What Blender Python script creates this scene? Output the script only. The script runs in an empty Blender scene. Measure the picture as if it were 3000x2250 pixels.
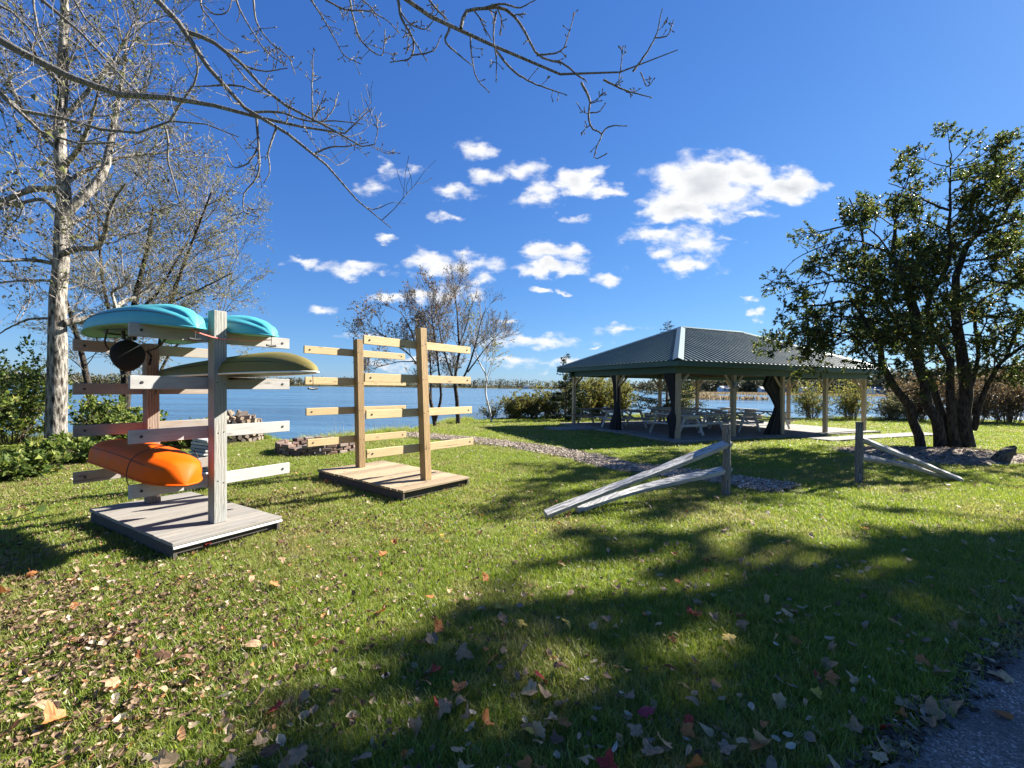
import bpy, math, random
import numpy as np
from mathutils import Matrix, Vector

rng = np.random.default_rng(7)
random.seed(7)
SC = bpy.context.scene
COL = SC.collection
R = math.radians

# ------------------------------------------------------------------ camera
CAM_H, FPX, ROLL, HY = 1.75, 1300.0, 0.012, 10.0
cam_d = bpy.data.cameras.new('camera')
cam = bpy.data.objects.new('camera', cam_d)
COL.objects.link(cam)
cam_d.sensor_width = 36.0
cam_d.lens = 36.0 * FPX / 3000.0
cam_d.shift_y = HY / 3000.0
cam_d.clip_start, cam_d.clip_end = 0.05, 9000
cam.matrix_world = Matrix.Translation((0, 0, CAM_H)) @ Matrix.Rotation(R(90), 4, 'X') @ Matrix.Rotation(ROLL, 4, 'Z')
SC.camera = cam

# ------------------------------------------------------------------ light
SUN_AZ, SUN_EL = R(29), R(33)          # azimuth counted from +X towards +Y
world = bpy.data.worlds.new('World')
SC.world = world
world.use_nodes = True
world.cycles.sampling_method = 'MANUAL'
world.cycles.sample_map_resolution = 256

CLOUDS = [  # u = x/y, v = z/y of the view direction, half width, half height, density
    (2063, 548, 160, 88, 1.7), (2190, 510, 90, 52, 1.4), (2300, 545, 105, 50, 1.6), (2010, 612, 115, 46, 1.6),
    (1930, 640, 50, 22, .7), (1697, 530, 70, 40, 1.3), (1770, 556, 66, 24, 1.1), (1585, 572, 62, 34, .85), (1543, 503, 72, 32, .8),
    (1425, 515, 46, 26, .75), (1401, 433, 42, 34, .75), (1112, 480, 32, 22, .7), (1200, 506, 54, 18, .6), (1100, 545, 36, 26, .55),
    (1337, 568, 60, 18, .75), (1626, 748, 90, 32, 1.3), (1610, 785, 105, 22, 1.2), (1260, 772, 72, 34, .95), (1378, 772, 84, 28, .95),
    (1401, 816, 44, 18, .85), (1396, 858, 34, 16, .9), (1047, 790, 90, 22, .9), (880, 768, 54, 18, .9), (1142, 870, 66, 18, .9),
    (1236, 864, 60, 24, .9), (1319, 858, 64, 30, .95), (1909, 692, 84, 26, .95), (2039, 716, 90, 34, .95), (2027, 775, 96, 28, .95),
    (1950, 740, 60, 20, .8), (2134, 698, 56, 14, .7), (1791, 812, 44, 20, .8), (1590, 852, 38, 11, .8), (1655, 852, 24, 9, .75),
    (2215, 628, 56, 16, .7), (1673, 643, 44, 13, .65), (1283, 645, 42, 13, .6), (1142, 704, 34, 11, .6), (2181, 876, 30, 9, .7),
    (2211, 915, 34, 15, .8), (1560, 998, 190, 20, .72), (1800, 968, 100, 12, .6), (1480, 1060, 170, 18, .7), (1640, 1068, 110, 14, .7), (1180, 1060, 150, 14, .6),
    (1760, 1015, 16, 8, .7), (1480, 935, 30, 12, .7), (1100, 985, 110, 12, .55), (950, 900, 60, 12, .55),
]

def build_world():
    nt = world.node_tree
    N, L = nt.nodes, nt.links
    N.clear()
    out = N.new('ShaderNodeOutputWorld')
    bg = N.new('ShaderNodeBackground')
    bg.inputs[1].default_value = SKY_STRENGTH
    L.new(bg.outputs[0], out.inputs[0])
    sky = N.new('ShaderNodeTexSky')
    sky.sky_type = 'NISHITA'
    sky.sun_disc = False
    sky.sun_elevation = SUN_EL
    sky.sun_rotation = R(90) - SUN_AZ
    sky.air_density, sky.dust_density, sky.ozone_density = 1.0, 0.1, 3.0
    # tone response of the sky, channel by channel
    spc = N.new('ShaderNodeSeparateColor'); L.new(sky.outputs[0], spc.inputs[0])
    hs = N.new('ShaderNodeCombineColor')
    for ch, (g_, a_) in enumerate(((.98, .295), (.835, .455), (.6, .745))):
        p = N.new('ShaderNodeMath'); p.operation = 'MULTIPLY'; p.inputs[1].default_value = .1887; L.new(spc.outputs[ch], p.inputs[0])
        q = N.new('ShaderNodeMath'); q.operation = 'POWER'; q.inputs[1].default_value = g_; L.new(p.outputs[0], q.inputs[0])
        r = N.new('ShaderNodeMath'); r.operation = 'MULTIPLY'; r.inputs[1].default_value = a_ / .1887; L.new(q.outputs[0], r.inputs[0])
        L.new(r.outputs[0], hs.inputs[ch])
    tc = N.new('ShaderNodeTexCoord')
    sep = N.new('ShaderNodeSeparateXYZ')
    L.new(tc.outputs['Generated'], sep.inputs[0])
    def m(op, a, b=None, c=None, clamp=False):
        n = N.new('ShaderNodeMath'); n.operation = op; n.use_clamp = clamp
        for i, x in enumerate((a, b, c)):
            if x is None: continue
            if isinstance(x, (int, float)): n.inputs[i].default_value = x
            else: L.new(x, n.inputs[i])
        return n.outputs[0]
    y = m('MAXIMUM', sep.outputs[1], 0.02)
    u, v = m('DIVIDE', sep.outputs[0], y), m('DIVIDE', sep.outputs[2], y)
    uv = N.new('ShaderNodeCombineXYZ'); L.new(u, uv.inputs[0]); L.new(v, uv.inputs[1])
    # warp
    def noise(scale, detail, rough, vec, dim='3D', col=False, w=0.0):
        n = N.new('ShaderNodeTexNoise'); n.inputs['Scale'].default_value = scale
        n.inputs['Detail'].default_value = detail; n.inputs['Roughness'].default_value = rough
        L.new(vec, n.inputs['Vector'])
        return n.outputs['Color' if col else 'Fac']
    sc = N.new('ShaderNodeVectorMath'); sc.operation = 'MULTIPLY'; sc.inputs[1].default_value = (1.0, 1.7, 1.0)
    L.new(uv.outputs[0], sc.inputs[0])
    nw = noise(11.0, 5.0, .6, sc.outputs[0], col=True)
    w1 = N.new('ShaderNodeVectorMath'); w1.operation = 'SUBTRACT'; w1.inputs[1].default_value = (.5, .5, .5); L.new(nw, w1.inputs[0])
    w2 = N.new('ShaderNodeVectorMath'); w2.operation = 'MULTIPLY_ADD'
    w2.inputs[1].default_value = (.15, .085, 0); L.new(w1.outputs[0], w2.inputs[0]); L.new(uv.outputs[0], w2.inputs[2])
    fld = None
    for (px, py, hw, hh, den) in CLOUDS:
        a, b = px - 1500, py - 1125
        cu = (a * math.cos(ROLL) + b * math.sin(ROLL)) / FPX
        cv = (HY - (-a * math.sin(ROLL) + b * math.cos(ROLL))) / FPX
        s = N.new('ShaderNodeVectorMath'); s.operation = 'SUBTRACT'; s.inputs[1].default_value = (cu, cv, 0); L.new(w2.outputs[0], s.inputs[0])
        t = N.new('ShaderNodeVectorMath'); t.operation = 'MULTIPLY'; t.inputs[1].default_value = (FPX / hw / 1.22, FPX / hh / 1.22, 0); L.new(s.outputs[0], t.inputs[0])
        d = N.new('ShaderNodeVectorMath'); d.operation = 'LENGTH'; L.new(t.outputs[0], d.inputs[0])
        q = m('MULTIPLY_ADD', d.outputs['Value'], -den, den)
        fld = q if fld is None else m('MAXIMUM', fld, q)
    fine = noise(15.0, 9.0, .54, sc.outputs[0])
    f2 = m('MULTIPLY_ADD', fine, 2.0, -1.0)
    tot = m('ADD', fld, f2)
    mr = N.new('ShaderNodeMapRange'); mr.interpolation_type = 'SMOOTHSTEP'
    mr.inputs[1].default_value, mr.inputs[2].default_value = -.02, .85
    L.new(tot, mr.inputs[0])
    pos = m('GREATER_THAN', sep.outputs[1], 0.05)
    up = m('GREATER_THAN', sep.outputs[2], 0.0)
    alpha = m('MULTIPLY', m('MULTIPLY', mr.outputs[0], pos), up)
    # inner density greys the cloud's belly
    belly = N.new('ShaderNodeMapRange'); belly.inputs[1].default_value, belly.inputs[2].default_value = .6, 1.9
    bn = noise(9.0, 4.0, .55, sc.outputs[0])
    L.new(m('ADD', fld, m('MULTIPLY_ADD', bn, .8, -.4)), belly.inputs[0])
    mixc = N.new('ShaderNodeMix'); mixc.data_type = 'RGBA'
    mixc.inputs[6].default_value = (CLOUD * 1.0, CLOUD * 1.0, CLOUD * 1.0, 1)
    mixc.inputs[7].default_value = (CLOUD * .56, CLOUD * .60, CLOUD * .66, 1)
    L.new(belly.outputs[0], mixc.inputs[0])
    mix = N.new('ShaderNodeMix'); mix.data_type = 'RGBA'
    L.new(alpha, mix.inputs[0]); L.new(hs.outputs[0], mix.inputs[6]); L.new(mixc.outputs[2], mix.inputs[7])
    L.new(mix.outputs[2], bg.inputs[0])

SKY_STRENGTH, CLOUD = 0.0505, 5.2
build_world()
sun_d = bpy.data.lights.new('sun', 'SUN')
sun_d.energy, sun_d.angle, sun_d.color = 5.0, R(0.53), (1.0, .945, .86)
sun = bpy.data.objects.new('sun', sun_d)
COL.objects.link(sun)
SUND = Vector((math.cos(SUN_EL) * math.cos(SUN_AZ), math.cos(SUN_EL) * math.sin(SUN_AZ), math.sin(SUN_EL)))
sun.rotation_euler = SUND.to_track_quat('Z', 'Y').to_euler()
sun.location = SUND * 60
SC.view_settings.view_transform = 'Standard'
SC.view_settings.look = 'None'
SC.view_settings.exposure = 2.05
SC.view_settings.gamma = 1.0
SC.render.engine = 'CYCLES'
SC.cycles.max_bounces = 8
SC.cycles.transparent_max_bounces = 6
SC.cycles.use_denoising = True

# ------------------------------------------------------------------ survey helpers
def _rect(px, py):
    a, b = px - 1500.0, py - 1125.0
    return a * math.cos(ROLL) + b * math.sin(ROLL), -a * math.sin(ROLL) + b * math.cos(ROLL)
def G(px, py, z=0.0):
    """surveyed point on the level z"""
    x, y = _rect(px, py)
    d = (CAM_H - z) * FPX / (y - HY)
    return np.array([x / FPX * d, d, z])
def D(px, py, d):
    """surveyed point at distance d ahead of the viewpoint"""
    x, y = _rect(px, py)
    return np.array([x / FPX * d, d, CAM_H - (y - HY) / FPX * d])

# ------------------------------------------------------------------ mesh helpers
class MB:
    def __init__(s): s.v, s.f, s.n = [], [], 0
    def add(s, V, *faces, m=0):
        V = np.asarray(V, float).reshape(-1, 3)
        for F in faces:
            F = np.asarray(F, int)
            if F.size: s.f.append((F + s.n, m))
        s.v.append(V); s.n += len(V)
        return s
    def mesh(s, name, smooth=False):
        me = bpy.data.meshes.new(name)
        if not s.v: return me
        V = np.concatenate(s.v)
        tot = np.concatenate([np.full(len(F), F.shape[1], np.int32) for F, _ in s.f])
        idx = np.concatenate([F.ravel() for F, _ in s.f]).astype(np.int32)
        mi = np.concatenate([np.full(len(F), m, np.int32) for F, m in s.f])
        me.vertices.add(len(V)); me.vertices.foreach_set('co', V.astype(np.float32).ravel())
        me.loops.add(len(idx)); me.loops.foreach_set('vertex_index', idx)
        me.polygons.add(len(tot))
        me.polygons.foreach_set('loop_start', np.concatenate([[0], np.cumsum(tot)[:-1]]).astype(np.int32))
        me.polygons.foreach_set('loop_total', tot)
        me.polygons.foreach_set('material_index', mi)
        me.polygons.foreach_set('use_smooth', np.full(len(tot), smooth))
        me.update(calc_edges=True)
        return me

WM = {}
def link(name, data, mats=None, parent=None, M=None, label=None, cat=None, group=None, kind=None):
    o = bpy.data.objects.new(name, data)
    COL.objects.link(o)
    if M is None: M = WM[parent.name].copy() if parent else Matrix()
    WM[o.name] = M
    if parent:
        o.parent = parent
        o.matrix_basis = WM[parent.name].inverted() @ M
    else:
        o.matrix_basis = M
    if mats is not None and data is not None and not data.materials:
        for mt in (mats if isinstance(mats, (list, tuple)) else [mats]): data.materials.append(mt)
    if label: o['label'] = label
    if cat: o['category'] = cat
    if group: o['group'] = group
    if kind: o['kind'] = kind
    return o
def thing(name, label, cat, loc=(0, 0, 0), group=None):
    return link(name, None, None, None, Matrix.Translation(Vector([float(c) for c in loc])), label, cat, group)
def W(mb, name, mat, parent=None, smooth=False, **k):
    """mesh given in world coordinates, moved to its parent's origin"""
    me = mb.mesh(name, smooth)
    if parent is not None:
        me.transform(WM[parent.name].inverted())
        return link(name, me, mat, parent, WM[parent.name].copy(), **k)
    return link(name, me, mat, None, None, **k)

def chamfer(L, w, t, c):
    """box L x w x t centred at the origin with chamfered edges"""
    hx, hy, hz = L / 2, w / 2, t / 2
    V, F = [], []
    ids = {}
    for sx in (-1, 1):
        for sy in (-1, 1):
            for sz in (-1, 1):
                for ax in range(3):
                    p = [sx * (hx - c), sy * (hy - c), sz * (hz - c)]
                    p[ax] = (sx * hx, sy * hy, sz * hz)[ax]
                    ids[(sx, sy, sz, ax)] = len(V); V.append(p)
    for ax in range(3):
        o1, o2 = (ax + 1) % 3, (ax + 2) % 3
        for s in (-1, 1):
            q = []
            for a, b in ((-1, -1), (1, -1), (1, 1), (-1, 1)):
                k = [0, 0, 0]; k[ax] = s; k[o1] = a; k[o2] = b
                q.append(ids[(k[0], k[1], k[2], ax)])
            F.append(q if s > 0 else q[::-1])
    for ax in range(3):               # edges parallel to ax
        o1, o2 = (ax + 1) % 3, (ax + 2) % 3
        for a in (-1, 1):
            for b in (-1, 1):
                def g(s, face):
                    k = [0, 0, 0]; k[ax] = s; k[o1] = a; k[o2] = b
                    return ids[(k[0], k[1], k[2], face)]
                q = [g(-1, o1), g(1, o1), g(1, o2), g(-1, o2)]
                F.append(q if a * b < 0 else q[::-1])
    T = []
    for sx in (-1, 1):
        for sy in (-1, 1):
            for sz in (-1, 1):
                t3 = [ids[(sx, sy, sz, 0)], ids[(sx, sy, sz, 1)], ids[(sx, sy, sz, 2)]]
                T.append(t3 if sx * sy * sz > 0 else t3[::-1])
    return np.array(V), np.array(F), np.array(T)
_bc = {}
def board(name, p0, p1, w, t, mat, parent=None, up=(0, 0, 1), c=.004, **k):
    """board from p0 to p1; w across (horizontal), t along up"""
    p0, p1 = Vector([float(x) for x in p0]), Vector([float(x) for x in p1])
    L = (p1 - p0).length
    key = (round(L, 3), round(w, 4), round(t, 4), mat.name)
    if key not in _bc:
        V, F, T = chamfer(L, w, t, min(c, w / 3, t / 3))
        me = MB().add(V, F, T).mesh(name); me.materials.append(mat); _bc[key] = me
    X = (p1 - p0).normalized()
    U = Vector(up)
    Y = U.cross(X)
    if Y.length < 1e-4: Y = Vector((0, 1, 0)).cross(X)
    Y.normalize()
    Z = X.cross(Y)
    M = Matrix.Translation((p0 + p1) / 2) @ Matrix((X, Y, Z)).transposed().to_4x4()
    return link(name, _bc[key], None, parent, M, **k)

def tubes(P, Rad, n=4):
    """P [N,K,3], Rad [N,K] -> verts, quads"""
    P = np.asarray(P, float); Rad = np.asarray(Rad, float)
    N, K, _ = P.shape
    T = np.gradient(P, axis=1)
    T /= np.linalg.norm(T, axis=2, keepdims=True) + 1e-9
    ref = np.where(np.abs(T[:, :1, 2:3]) > .9, np.array([1., 0, 0]), np.array([0, 0, 1.]))
    ref = np.broadcast_to(ref, T.shape)
    A = np.cross(T, ref); A /= np.linalg.norm(A, axis=2, keepdims=True) + 1e-9
    B = np.cross(T, A)
    ang = np.arange(n) * 2 * np.pi / n
    V = P[:, :, None, :] + Rad[:, :, None, None] * (A[:, :, None, :] * np.cos(ang)[None, None, :, None] + B[:, :, None, :] * np.sin(ang)[None, None, :, None])
    i = np.arange(N)[:, None, None] * K * n
    j = np.arange(K - 1)[None, :, None] * n
    k = np.arange(n)[None, None, :]; k2 = (k + 1) % n
    a = i + j + k; b = i + j + k2
    F = np.stack([a, b, b + n, a + n], -1).reshape(-1, 4)
    return V.reshape(-1, 3), F
def spline(pts, K):
    pts = np.asarray(pts, float)
    d = np.concatenate([[0], np.cumsum(np.linalg.norm(np.diff(pts, axis=0), axis=1))])
    t = np.linspace(0, d[-1], K)
    # catmull-like: hermite through points
    m = np.gradient(pts, d, axis=0) if len(pts) > 2 else np.repeat(((pts[1] - pts[0]) / d[-1])[None], 2, 0)
    i = np.clip(np.searchsorted(d, t, 'right') - 1, 0, len(d) - 2)
    h = (d[i + 1] - d[i]); s = ((t - d[i]) / h)[:, None]; h = h[:, None]
    return ((2 * s**3 - 3 * s**2 + 1) * pts[i] + (s**3 - 2 * s**2 + s) * h * m[i] + (-2 * s**3 + 3 * s**2) * pts[i + 1] + (s**3 - s**2) * h * m[i + 1])
def unit(v): return v / (np.linalg.norm(v, axis=-1, keepdims=True) + 1e-9)
def grow(P, Rad, n, ratio=(.35, .6), ang=(35, 70), up=.15, wig=.12, K=5, rr=.55, tmin=.25, tmax=1.0, lmin=.05, length=None, grav=0.0, rtip=.35, rabs=None, jit=.0):
    """children for each parent branch"""
    N, Kp, _ = P.shape
    n_tot = int(N * n)
    pl_ = np.linalg.norm(np.diff(P, axis=1), axis=2).sum(1)
    pi = rng.choice(N, n_tot, p=pl_ / pl_.sum())
    t = rng.uniform(tmin, tmax, n_tot) * (Kp - 1)
    i0 = np.clip(t.astype(int), 0, Kp - 2); fr = (t - i0)[:, None]
    base = P[pi, i0] * (1 - fr) + P[pi, i0 + 1] * fr
    tan = unit(P[pi, i0 + 1] - P[pi, i0])
    rb = (Rad[pi, i0] * (1 - fr[:, 0]) + Rad[pi, i0 + 1] * fr[:, 0])
    plen = np.linalg.norm(np.diff(P, axis=1), axis=2).sum(1)[pi]
    q = unit(np.cross(tan, rng.normal(size=(n_tot, 3))))
    a = np.radians(rng.uniform(ang[0], ang[1], n_tot))[:, None]
    d = unit(tan * np.cos(a) + q * np.sin(a) + np.array([0, 0, up]))
    if length is None:
        ln = np.maximum(plen * rng.uniform(ratio[0], ratio[1], n_tot) * (1.15 - .55 * t / (Kp - 1)), lmin)
    else:
        ln = rng.uniform(length[0], length[1], n_tot)
    pts = [base]
    st = ln / (K - 1)
    for k in range(1, K):
        d = unit(d + rng.normal(size=(n_tot, 3)) * wig + np.array([0, 0, up * .35 - grav]))
        pts.append(pts[-1] + d * st[:, None])
    C = np.stack(pts, 1)
    r0 = rb * rr if rabs is None else np.minimum(rb, rng.uniform(rabs[0], rabs[1], n_tot))
    CR = r0[:, None] * np.linspace(1, rtip, K)[None]
    return C, CR
def cards(cent, dirs, ln, wd):
    """plain four-cornered leaf clumps for far foliage"""
    N = len(cent); dirs = unit(dirs); side = unit(np.cross(dirs, rng.normal(size=(N, 3))))
    ln = np.broadcast_to(np.asarray(ln, float), (N,))[:, None]; wd = np.broadcast_to(np.asarray(wd, float), (N,))[:, None]
    V = np.stack([cent, cent + dirs * ln * .45 + side * wd * .5, cent + dirs * ln, cent + dirs * ln * .45 - side * wd * .5], 1).reshape(-1, 3)
    return V, np.arange(N)[:, None] * 4 + np.array([[0, 1, 2, 3]])
def curled(cent, dirs, ln, wd, curl):
    """dry leaf: pointed oval of eight points curled along its length and across"""
    N = len(cent); dirs = unit(dirs); side = unit(np.cross(dirs, np.array([0, 0, 1.0]) + rng.normal(0, .35, (N, 3)))); nor = np.cross(side, dirs)
    ln, wd, curl = [np.broadcast_to(np.asarray(a, float), (N,))[:, None] for a in (ln, wd, curl)]
    def at(f, w): 
        x = f - .5; return cent + dirs * ln * x + side * wd * w * .5 + nor * (curl * ln * (x * x * 2.2 - .3) + wd * abs(w) * curl * .7)
    j = rng.uniform(.75, 1.25, (4, N, 1))
    V = np.stack([at(0, 0), at(.28, .85) * 1.0, at(.66, .8), at(1, 0), at(.66, -.8), at(.28, -.85), at(.3, 0), at(.68, 0)], 1)
    V[:, 1] += side * wd * (j[0] - 1) * .5; V[:, 4] += side * wd * (j[1] - 1) * .5; V[:, 2] += dirs * ln * (j[2] - 1) * .4
    i = np.arange(N)[:, None] * 8
    return V.reshape(-1, 3), np.concatenate([i + np.array([q]) for q in ([0, 1, 6], [0, 6, 5], [3, 7, 2], [3, 4, 7])]), np.concatenate([i + np.array([q]) for q in ([1, 2, 7, 6], [6, 7, 4, 5])])
def leafs(cent, dirs, ln, wd, fold=.35, droop=0.0):
    """two-wing leaf blades: folded along the midrib"""
    N = len(cent)
    dirs = unit(dirs)
    side = unit(np.cross(dirs, rng.normal(size=(N, 3))))
    nor = np.cross(side, dirs)
    ln = np.broadcast_to(np.asarray(ln, float), (N,))[:, None]; wd = np.broadcast_to(np.asarray(wd, float), (N,))[:, None]
    b = cent; tip = cent + dirs * ln - nor * ln * droop
    l1 = cent + dirs * ln * .38 + side * wd * .5 + nor * wd * fold
    r1 = cent + dirs * ln * .38 - side * wd * .5 + nor * wd * fold
    V = np.stack([b, l1, tip, r1], 1).reshape(-1, 3)
    i = np.arange(N)[:, None] * 4
    F = np.concatenate([i + np.array([[0, 1, 2]]), i + np.array([[0, 2, 3]])])
    return V, F
def on_branches(P, n, tmin=.2):
    N, K, _ = P.shape
    pl_ = np.linalg.norm(np.diff(P, axis=1), axis=2).sum(1)
    pi = rng.choice(N, n, p=pl_ / pl_.sum()); t = rng.uniform(tmin, 1, n) * (K - 1)
    i0 = np.clip(t.astype(int), 0, K - 2); fr = (t - i0)[:, None]
    c = P[pi, i0] * (1 - fr) + P[pi, i0 + 1] * fr
    return c, unit(P[pi, i0 + 1] - P[pi, i0])
def lathe(prof, n=16):
    prof = np.asarray(prof, float); a = np.arange(n) * 2 * np.pi / n
    V = np.stack([prof[:, None, 0] * np.cos(a), prof[:, None, 0] * np.sin(a), np.broadcast_to(prof[:, None, 1], (len(prof), n))], -1).reshape(-1, 3)
    k = np.arange(n); F = []
    for i in range(len(prof) - 1): F += [[i * n + j, i * n + (j + 1) % n, (i + 1) * n + (j + 1) % n, (i + 1) * n + j] for j in k]
    return V, np.array(F)
def vnoise(x, y, s, seed=0):
    """smooth value noise for terrain and edges"""
    x = np.asarray(x, float) * s + 1000; y = np.asarray(y, float) * s + 1000
    xi, yi = np.floor(x).astype(int), np.floor(y).astype(int); fx, fy = x - xi, y - yi
    fx = fx * fx * (3 - 2 * fx); fy = fy * fy * (3 - 2 * fy)
    def h(a, b):
        n = (a * 374761393 + b * 668265263 + seed * 1274126177) & 0x7fffffff
        n = ((n ^ (n >> 13)) * 1274126177) & 0x7fffffff
        return (n & 0xffff) / 65535.0
    return (h(xi, yi) * (1 - fx) + h(xi + 1, yi) * fx) * (1 - fy) + (h(xi, yi + 1) * (1 - fx) + h(xi + 1, yi + 1) * fx) * fy

# ------------------------------------------------------------------ materials
class NT:
    def __init__(s, name):
        s.mat = bpy.data.materials.new(name); s.mat.use_nodes = True
        s.t = s.mat.node_tree; s.t.nodes.clear()
        s.out = s.n('ShaderNodeOutputMaterial')
    def n(s, ty, **kw):
        x = s.t.nodes.new(ty)
        for k, v in kw.items(): setattr(x, k, v)
        return x
    def l(s, a, b): s.t.links.new(a, b)
    def setv(s, sock, v):
        if isinstance(v, (int, float)): sock.default_value = v
        elif isinstance(v, (tuple, list)): sock.default_value = (*v, 1) if len(v) == 3 and len(sock.default_value) == 4 else v
        else: s.l(v, sock)
    def coord(s, kind='Object', scale=(1, 1, 1), rand=False):
        if kind == 'World': o = s.n('ShaderNodeNewGeometry').outputs['Position']
        else: o = s.n('ShaderNodeTexCoord').outputs[kind]
        if rand:
            oi = s.n('ShaderNodeObjectInfo')
            k = s.n('ShaderNodeVectorMath', operation='MULTIPLY_ADD'); k.inputs[0].default_value = (37, 19, 53)
            s.l(oi.outputs['Random'], k.inputs[1]); s.l(o, k.inputs[2]); o = k.outputs[0]
        mp = s.n('ShaderNodeMapping'); mp.inputs['Scale'].default_value = scale
        s.l(o, mp.inputs[0]); return mp.outputs[0]
    def noise(s, vec, scale, detail=4, rough=.55, dist=0):
        x = s.n('ShaderNodeTexNoise'); x.inputs['Scale'].default_value = scale; x.inputs['Detail'].default_value = detail
        x.inputs['Roughness'].default_value = rough; x.inputs['Distortion'].default_value = dist
        s.l(vec, x.inputs['Vector']); return x.outputs['Fac']
    def voro(s, vec, scale, feat='F1', out='Distance'):
        x = s.n('ShaderNodeTexVoronoi', feature=feat); x.inputs['Scale'].default_value = scale
        s.l(vec, x.inputs['Vector']); return x.outputs[out]
    def ramp(s, fac, stops, interp='LINEAR'):
        x = s.n('ShaderNodeValToRGB'); x.color_ramp.interpolation = interp
        e = x.color_ramp.elements
        while len(e) < len(stops): e.new(.5)
        for el, (p, c) in zip(e, stops): el.position = p; el.color = (*c, 1)
        s.l(fac, x.inputs[0]); return x.outputs[0]
    def mix(s, f, a, b, blend='MIX'):
        x = s.n('ShaderNodeMix', data_type='RGBA', blend_type=blend)
        s.setv(x.inputs[0], f); s.setv(x.inputs[6], a); s.setv(x.inputs[7], b); return x.outputs[2]
    def math(s, op, a, b=0.0, clamp=False):
        x = s.n('ShaderNodeMath', operation=op, use_clamp=clamp); s.setv(x.inputs[0], a); s.setv(x.inputs[1], b); return x.outputs[0]
    def rng(s, f, a, b, c=0.0, d=1.0):
        x = s.n('ShaderNodeMapRange'); s.l(f, x.inputs[0])
        for i, v in zip((1, 2, 3, 4), (a, b, c, d)): x.inputs[i].default_value = v
        return x.outputs[0]
    def bump(s, h, strength=.4, dist=.01, nrm=None):
        x = s.n('ShaderNodeBump'); x.inputs['Strength'].default_value = strength; x.inputs['Distance'].default_value = dist
        s.l(h, x.inputs['Height'])
        if nrm is not None: s.l(nrm, x.inputs['Normal'])
        return x.outputs[0]
    def pbr(s, col, rough=.7, nrm=None, metal=0.0, spec=.5):
        b = s.n('ShaderNodeBsdfPrincipled')
        s.setv(b.inputs['Base Color'], col); s.setv(b.inputs['Roughness'], rough); s.setv(b.inputs['Metallic'], metal)
        s.setv(b.inputs['Specular IOR Level'], spec)
        if nrm is not None: s.l(nrm, b.inputs['Normal'])
        s.l(b.outputs[0], s.out.inputs[0]); return s.mat
    def leaf(s, col, trans=.4, rough=.6, tcol=None, spec=.25):
        b = s.n('ShaderNodeBsdfPrincipled'); s.setv(b.inputs['Base Color'], col); s.setv(b.inputs['Roughness'], rough); b.inputs['Specular IOR Level'].default_value = spec
        t = s.n('ShaderNodeBsdfTranslucent'); s.setv(t.inputs[0], tcol if tcol is not None else col)
        x = s.n('ShaderNodeMixShader'); x.inputs[0].default_value = trans
        s.l(b.outputs[0], x.inputs[1]); s.l(t.outputs[0], x.inputs[2]); s.l(x.outputs[0], s.out.inputs[0]); return s.mat
    def island(s): return s.n('ShaderNodeNewGeometry').outputs['Random Per Island']
    def orand(s): return s.n('ShaderNodeObjectInfo').outputs['Random']

def wood(name, dark, light, grain=1.0, weather=None, rough=.75, tone_=(.78, 1.14)):
    t = NT(name)
    v = t.coord('Object', (1.2 * grain, 14 * grain, 14 * grain), rand=True)
    n1 = t.noise(v, 3.0, 6, .6, .6)
    v2 = t.coord('Object', (.9, 3.5, 3.5), rand=True)
    wv = t.n('ShaderNodeTexWave', wave_type='RINGS', rings_direction='X'); wv.inputs['Scale'].default_value = 9; wv.inputs['Distortion'].default_value = 5.0
    wv.inputs['Detail'].default_value = 3; wv.inputs['Detail Scale'].default_value = .8; t.l(v2, wv.inputs['Vector'])
    g = t.math('ADD', t.math('MULTIPLY', n1, .6), t.math('MULTIPLY', wv.outputs['Fac'], .4))
    col = t.ramp(g, [(.25, dark), (.7, light)])
    # knots
    vk = t.coord('Object', (2.2, 6.5, 6.5), rand=True)
    k = t.rng(t.voro(vk, 1.0), .05, .16, 1, 0)
    col = t.mix(t.math('MULTIPLY', k, .75), col, tuple(c * .35 for c in dark))
    tone = t.rng(t.orand(), 0, 1, *tone_)
    hs = t.n('ShaderNodeHueSaturation'); t.l(col, hs.inputs['Color']); t.l(tone, hs.inputs['Value']); col = hs.outputs[0]
    if weather:
        pn = t.rng(t.noise(t.coord('Object', (1.5, 5, 5), rand=True), 1.6, 5, .6), .4, .68)
        col = t.mix(pn, col, weather)
    # long drying checks
    ck = t.noise(t.coord('Object', (.55, 40, 40), rand=True), 1.0, 3, .5)
    crack = t.rng(ck, .66, .72)
    col = t.mix(t.math('MULTIPLY', crack, .7), col, tuple(c * .25 for c in dark))
    h = t.math('SUBTRACT', g, crack)
    return t.pbr(col, rough, t.bump(h, .35, .004))

def bark(name, dark, light, sc=1.0, patch=None, bumpd=.02):
    t = NT(name)
    v = t.coord('Object', (9 * sc, 9 * sc, 2.2 * sc))
    n = t.noise(v, 2.2, 7, .65, .8)
    vo = t.voro(t.coord('Object', (14 * sc, 14 * sc, 4 * sc)), 1.0, 'F1')
    h = t.math('ADD', n, t.math('MULTIPLY', vo, .5))
    col = t.ramp(h, [(.56, dark), (.92, light)])
    if patch:
        p = t.rng(t.noise(t.coord('Object', (2, 2, 1.0)), 1.3, 4, .6), .48, .62)
        col = t.mix(p, col, patch)
    return t.pbr(col, .9, t.bump(h, .9, bumpd), spec=.2)

def leafmat(name, stops, trans=.4, rough=.55, tgain=1.3):
    t = NT(name)
    col = t.ramp(t.island(), stops)
    hs = t.n('ShaderNodeHueSaturation'); hs.inputs['Value'].default_value = tgain; hs.inputs['Saturation'].default_value = 1.1; t.l(col, hs.inputs['Color'])
    return t.leaf(col, trans, rough, hs.outputs[0])

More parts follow.
